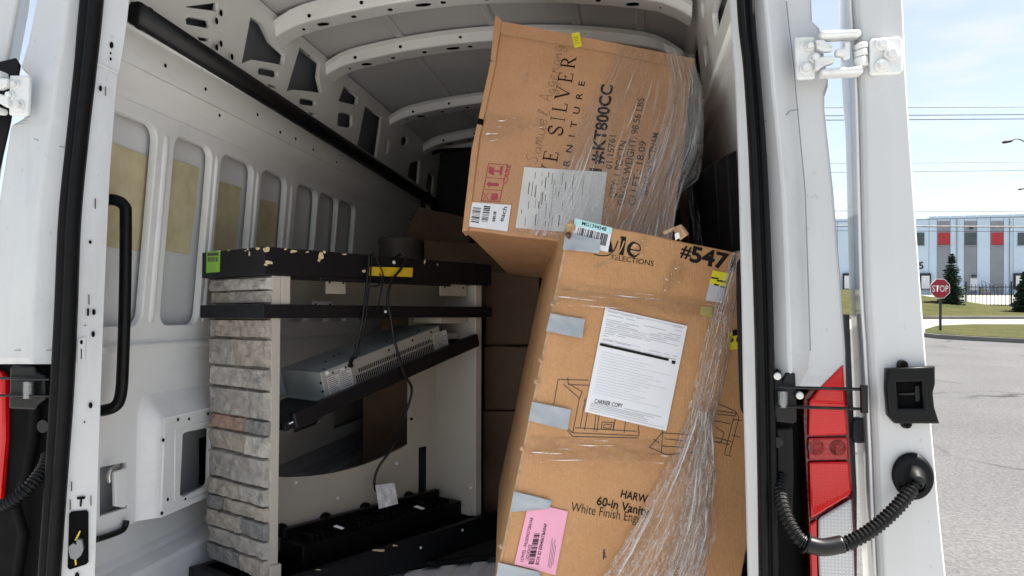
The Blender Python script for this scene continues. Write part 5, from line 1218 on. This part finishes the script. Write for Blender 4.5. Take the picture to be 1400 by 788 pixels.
# handwriting in marker
def hand(C, word, p0, p1, hpx, mt, r=.0011):
    G = {'S': [[(.9, 1.25), (.55, 1.4), (.3, 1.1), (.6, .7), (.75, .3), (.4, 0), (.0, .25)]], 'a': [[(.75, .75), (.35, .85), (.1, .4), (.35, .0), (.7, .3), (.75, .75), (.8, .1), (1.0, .05)]], 'm': [[(0, 0), (.1, .8), (.15, .4), (.35, .8), (.45, 0), (.5, .45), (.7, .8), (.85, 0), (1, .1)]],
         'u': [[(.05, .8), (.1, .2), (.4, 0), (.7, .3), (.75, .8), (.8, .05), (1, .1)]], 'e': [[(.05, .35), (.6, .5), (.65, .8), (.3, .8), (.05, .4), (.3, 0), (.8, .15)]], 'l': [[(.1, .2), (.5, 1.3), (.4, 1.5), (.25, 1.2), (.3, 0), (.7, .1)]],
         'A': [[(0, 0), (.5, 1.45), (.95, 0)], [(.15, .5), (.85, .55)]], 'g': [[(.75, .75), (.35, .85), (.1, .4), (.4, .05), (.75, .5), (.75, -.4), (.4, -.65), (.15, -.4), (.9, .1)]], 'n': [[(0, 0), (.1, .8), (.15, .4), (.5, .8), (.7, .1), (1, .1)]], ' ': []}
    a, b = C.at(*p0, .0018), C.at(*p1, .0018); L = (b - a).length; x = (b - a).normalized(); y = C.n.cross(x); h = hpx * L / math.hypot(p1[0] - p0[0], p1[1] - p0[1]); n = len(word); m = MB(); rr = random.Random(2)
    for i, ch in enumerate(word):
        sc_ = rr.uniform(.85, 1.15); dy0 = rr.uniform(-.12, .12)
        for sg in G[ch]:
            q = spline([a + x * (L / n * (i + u * .9 + v * .12)) + y * (h * (v * sc_ + dy0)) for u, v in sg], 5)
            for p, p_ in zip(q, q[1:]):
                t = (p_ - p)
                if t.length < 1e-6: continue
                s_ = C.n.cross(t.normalized()) * r; m.add([p - s_, p_ - s_, p_ + s_, p + s_], [(0, 1, 2, 3)])
    m.build('handwriting', mt, C.root)
hand(UB, 'Samuel', (735, 226), (752, 148), 10, INKH, .0006); hand(UB, 'Aggenang', (755, 140), (771, 62), 10, INKH, .0006)
UB.line([(716, 115), (722, 99), (720, 111)], .0009, CARDE); UB.line([(702, 99), (722, 112), (722, 100)], .0007, CARDE)
# labels
each = UB.decal(((646, 277), (699, 281), (694, 317), (640, 310)), PAPER, 'shipping_label', off=.003)
UB.text('each', (688, 304), (694, 284), 6, INK, .01, each, .0042)
barcode(UB, ((647, 284), (658, 285), (655, 306), (644, 304)), 12, INK, .0042, each, 2, 'g'); barcode(UB, ((662, 282), (671, 283), (667, 305), (658, 304)), 12, INK, .0042, each, 5, 'g'); barcode(UB, ((675, 290), (679, 290), (677, 304), (673, 304)), 8, INK, .0042, each, 6, 'g')
slip = UB.decal(((717, 229), (830, 236), (820, 322), (705, 312)), PAPERS, 'packing_slip', off=.003)
lines_on(UB, ((745, 250), (752, 238), (735, 306), (728, 306))[:4], [(0, 1, .3, .0004)], INKB, .0042, slip)
rws = [(f, f, 0, 0) for f in ()]
m = MB()
def vline(x, y0, y1, w_):
    a, b = UB.at(x, y0, .0042), UB.at(x + (y0 - y1) * .11, y1, .0042); t = (b - a).normalized(); s_ = UB.n.cross(t) * w_; m.add([a - s_, b - s_, b + s_, a + s_], [(0, 1, 2, 3)])
for k in range(20):
    x = 713 + k * 4.6; y = 310
    while y > 240:
        L = rl.uniform(4, 22)
        if rl.random() < (.55 if 722 < x < 770 else .22): vline(x, y, max(236, y - L), rl.choice((.0006, .0009, .0014)))
        y -= L + rl.uniform(2, 10)
for q in ((735, 308, 262), (752, 300, 246), (735, 262, 262)): vline(q[0], q[1], q[2] - .1, .0004)
m.build('printed_lines', INKB, slip)['kind'] = 'stuff'
yl = UB.decal(((781, 48), (792, 46), (796, 65), (786, 68)), YELLOW, 'yellow_label', off=.009)
lines_on(UB, ((783, 51), (790, 50), (793, 62), (787, 64)), [(0, 1, .2, .0006), (0, 1, .4, .0006), (0, .8, .6, .0006), (0, 1, .85, .0006)], INK, .0102, yl)
# red handling symbols
rsym = UB.line([(668, 224), (694, 226), (683, 276), (658, 275), (668, 224)], .0011, RED, 'handling_symbols', .0016)
UB.line([(664, 243), (690, 245)], .0009, RED, off=.0016); UB.line([(661, 259), (686, 261)], .0009, RED, off=.0016)
for q in (((669, 228), (676, 230), (675, 240), (668, 237)), ((676, 233), (684, 234), (684, 236), (676, 235)), ((684, 228), (688, 228), (686, 240), (683, 240)), ((665, 252), (670, 248), (670, 250.5), (682, 251), (682, 255), (669, 255), (669, 257)), ((672, 265), (681, 265), (680, 274), (671, 274))): UB.decal(q, RED, 'handling_mark', off=.0016, th=.0003)
UB.line([(661, 264), (668, 274)], .0009, RED, off=.0016); UB.line([(668, 264), (660, 274)], .0009, RED, off=.0016)
UB.text('CARE', (693, 252), (699, 226), 6, RED, .005)

# ------------------------------------------------------------------ stretch film
def filmsheet(name, rows_px, surf, mt, parent, amp=.008, freq=26, seed=0, nu=60, nv=60, label=None):
    """rows_px: (x_left, y_left, x_right, y_right) down the sheet"""
    m = MB(); uvs = []; rows = []
    nr = len(rows_px)
    for j in range(nv + 1):
        t = j / nv * (nr - 1); i0 = min(int(t), nr - 2); f = t - i0; a = [p + (q - p) * f for p, q in zip(rows_px[i0], rows_px[i0 + 1])]
        row = []
        for i in range(nu + 1):
            g = i / nu
            rg = abs(noise.noise(Vector((g * freq, j / nv * 2.2, seed)))) + .5 * abs(noise.noise(Vector((g * freq * 2.3, j / nv * 4, seed + 9))))
            jx = 3 * noise.noise(Vector((j * .3, seed, 7))) * ((g < .01) + (g > .99))
            row.append(surf(a[0] + (a[2] - a[0]) * g + jx, a[1] + (a[3] - a[1]) * g, amp * rg, g, j / nv))
        rows.append(row)
    a0, b0, c0_ = rows[0][0], rows[0][-1], rows[-1][0]
    m.grid(rows)
    if (b0 - a0).cross(c0_ - a0).dot(CAM - a0) < 0: m.f = [f[::-1] for f in m.f]
    me = m.mesh(name); uvl = me.uv_layers.new(name='uv')
    for p in me.polygons:
        for li, vi in zip(p.loop_indices, p.vertices): uvl.data[li].uv = ((vi % (nu + 1)) / nu, (vi // (nu + 1)) / nv)
    return link(name, me, mt, parent, smooth=True)
# over the right half of the upper carton
filmsheet('stretch_film', [(846, 62, 944, 84), (822, 110, 952, 120), (795, 160, 948, 170), (776, 200, 938, 205), (760, 240, 930, 250), (742, 280, 924, 290), (722, 322, 918, 335)],
          lambda x, y, h, g, t: UB.at(x, y, .010 + h * (.5 + .8 * g)), FILM, UB.root, .010, 30, 3)
filmsheet('stretch_film', [(906, 64, 944, 82), (915, 110, 957, 118), (908, 160, 960, 165), (896, 200, 952, 212), (880, 240, 936, 250), (862, 290, 924, 292), (840, 325, 918, 340)],
          lambda x, y, h, g, t: UB.at(x, y, .02 + h * 1.4 + .02 * g * (1 - g)), FILMT, UB.root, .014, 16, 12)
# ragged cuff hanging beyond the right edge
filmsheet('stretch_film', [(944, 92, 962, 88), (946, 130, 966, 128), (940, 170, 967, 172), (928, 205, 966, 200), (914, 228, 960, 236), (905, 250, 925, 262)],
          lambda x, y, h, g, t: UB.at(x, y, .015 + h * 2 - .10 * g), FILMT, UB.root, .02, 9, 21, 26, 40)
filmsheet('stretch_film', [(936, 232, 962, 222), (940, 260, 964, 262), (948, 300, 966, 300), (952, 332, 970, 330)],
          lambda x, y, h, g, t: UB.at(x, y, -.06 + h * 2 - .08 * g), FILM, UB.root, .02, 8, 27, 20, 30)
# left-hand wisps and cross strands
filmsheet('stretch_film', [(662, 160, 668, 158), (664, 172, 735, 168), (662, 188, 742, 178), (658, 200, 700, 192)], lambda x, y, h, g, t: UB.at(x, y, .010 + h), FILMC, UB.root, .006, 5, 33, 26, 26)
# hanging rope of film down the lower carton
filmsheet('stretch_film', [(1000, 345, 1012, 348), (984, 390, 1008, 392), (970, 430, 1001, 436), (957, 480, 996, 486), (947, 530, 984, 540), (935, 580, 972, 590), (918, 620, 962, 640), (896, 660, 965, 680), (872, 705, 968, 712), (846, 750, 962, 752), (820, 792, 950, 796), (806, 830, 940, 840)],
          lambda x, y, h, g, t: LB.at(x, y, .006 + .035 * math.sin(math.pi * g) * (1 - .5 * t) + h * 1.5 + .006 * noise.noise(Vector((g * 30, t * 60, 5)))), FILMT, LB.root, .013, 17, 40, 60, 120)
filmsheet('stretch_film', [(950, 560, 966, 562), (944, 600, 970, 606), (938, 640, 973, 652), (934, 680, 971, 690), (922, 720, 972, 728), (912, 760, 962, 764), (900, 800, 950, 806)], lambda x, y, h, g, t: LB.at(x, y, .02 + .03 * math.sin(math.pi * g) + h * 2 + .012 * noise.noise(Vector((g * 9, t * 14, 3)))), FILMT, LB.root, .018, 7, 44, 30, 60)
# clear bands of film across the lower carton
filmsheet('stretch_film', [(760, 388, 985, 415), (757, 402, 990, 425), (752, 416, 985, 440)], lambda x, y, h, g, t: LB.at(x, y, .004 + h), FILMC, LB.root, .004, 4, 51, 60, 16)
filmsheet('stretch_film', [(724, 598, 905, 606), (722, 614, 915, 620), (718, 632, 905, 634)], lambda x, y, h, g, t: LB.at(x, y, .004 + h), FILMC, LB.root, .004, 4, 55, 60, 16)
filmsheet('stretch_film', [(874, 322, 892, 330), (866, 333, 886, 336), (860, 345, 876, 352)], lambda x, y, h, g, t: LB.at(x, y, .004 + h), FILMC, LB.root, .01, 4, 58, 16, 16)
filmsheet('stretch_film', [(918, 358, 932, 362), (912, 372, 936, 368), (908, 384, 926, 390), (904, 402, 908, 404)], lambda x, y, h, g, t: LB.at(x, y, .004 + h), FILMC, LB.root, .008, 4, 61, 16, 16)
stw = LB.line(sp2([(853, 330), (848, 342), (838, 355), (826, 360), (812, 366)]), .0016, CARDE, 'peeled_strip', .004)
# paper-board scrap lying on the lower carton's top edge
def scrap(C, quads, mt, name, off):
    m = MB()
    for q in quads: m.prism([C.at(a, b, o_) for a, b, o_ in q], C.n * .002)
    m.build(name, mt, C.root)
scrap(LB, [[(918, 312, .0), (928, 309, .02), (938, 322, .02), (930, 329, .0)]], CARDE, 'torn_scrap', 0)
scrap(LB, [[(927, 309, .02), (936, 314, .01), (941, 325, .0), (937, 324, .02)]], CARD3, 'torn_scrap', 0)
scrap(LB, [[(905, 318, .005), (920, 311, .01), (922, 314, .012), (908, 322, .005)]], CARDE, 'torn_scrap', 0)
scrap(LB, [[(919, 322, .02), (924, 320, .024), (926, 327, .02), (921, 330, .015)]], PAPER, 'paper_scrap', 0)

# ------------------------------------------------------------------ further cargo in the shadows
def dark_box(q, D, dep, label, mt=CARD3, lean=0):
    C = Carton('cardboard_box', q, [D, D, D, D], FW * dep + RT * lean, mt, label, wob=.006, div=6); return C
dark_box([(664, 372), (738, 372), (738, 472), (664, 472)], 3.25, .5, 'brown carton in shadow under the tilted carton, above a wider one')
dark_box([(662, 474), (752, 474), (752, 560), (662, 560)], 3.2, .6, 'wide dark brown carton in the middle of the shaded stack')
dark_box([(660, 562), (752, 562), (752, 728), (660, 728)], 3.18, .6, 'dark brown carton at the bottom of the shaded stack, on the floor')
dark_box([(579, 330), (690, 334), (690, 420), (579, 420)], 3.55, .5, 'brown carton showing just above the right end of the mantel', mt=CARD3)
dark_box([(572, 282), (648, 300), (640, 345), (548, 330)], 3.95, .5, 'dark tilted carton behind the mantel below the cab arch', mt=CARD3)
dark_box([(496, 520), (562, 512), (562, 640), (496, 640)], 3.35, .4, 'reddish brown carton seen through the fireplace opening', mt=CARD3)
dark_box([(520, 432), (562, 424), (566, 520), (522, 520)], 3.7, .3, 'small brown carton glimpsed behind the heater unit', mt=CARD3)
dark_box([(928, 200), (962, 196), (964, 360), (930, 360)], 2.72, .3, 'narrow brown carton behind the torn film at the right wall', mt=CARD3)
# metal drum
dc = V(548, 352, D=3.62); rr = 30 / F * 3.62; rows = []
for z_, k in ((-.26, .3), (-.26, 1), (-.13, 1), (-.12, 1.02), (-.11, 1), (.055, 1), (.065, 1.03), (.085, 1.03), (.09, 1.0), (.075, .97)): rows.append([dc + Vector((math.cos(a) * rr * k, math.sin(a) * rr * k, z_)) for a in [6.283 * i / 32 for i in range(32)]])
dr = root('drum', dc - UP * .26, 'grey-brown drum standing behind the mantel against the van wall', 'drum', van=True)
MB().grid(rows, True).build('drum_body', mat('drum_fibre', (.10, .085, .07), .6, .25, 8), dr, smooth=True)
m = MB(); m.f.append(tuple(range(32))); m.v += [dc + Vector((math.cos(6.283 * i / 32) * rr * .97, math.sin(6.283 * i / 32) * rr * .97, .075)) for i in range(32)]; m.build('drum_lid', BLACKM, dr)
# dark folded sheets standing along the right wall
for i, (a, b, c_, d_) in enumerate((((976, 222), (992, 214), (1006, 345), (985, 345)), ((992, 212), (1008, 205), (1014, 345), (1000, 345)))):
    q = root('black_panel', V(*d_, D=2.2), ('black' if i else 'dark navy') + (' sheet standing nearest the right door jamb' if i else ' sheet leaning beside the narrow carton at the right wall'), 'panel', 'dark sheets along the right wall', van=True)
    MB().prism([V(*p, D=2.15 - .1 * i) for p in (a, b, c_, d_)], FW * .35).build('sheet_body', RUBBER, q, bevel=.006)
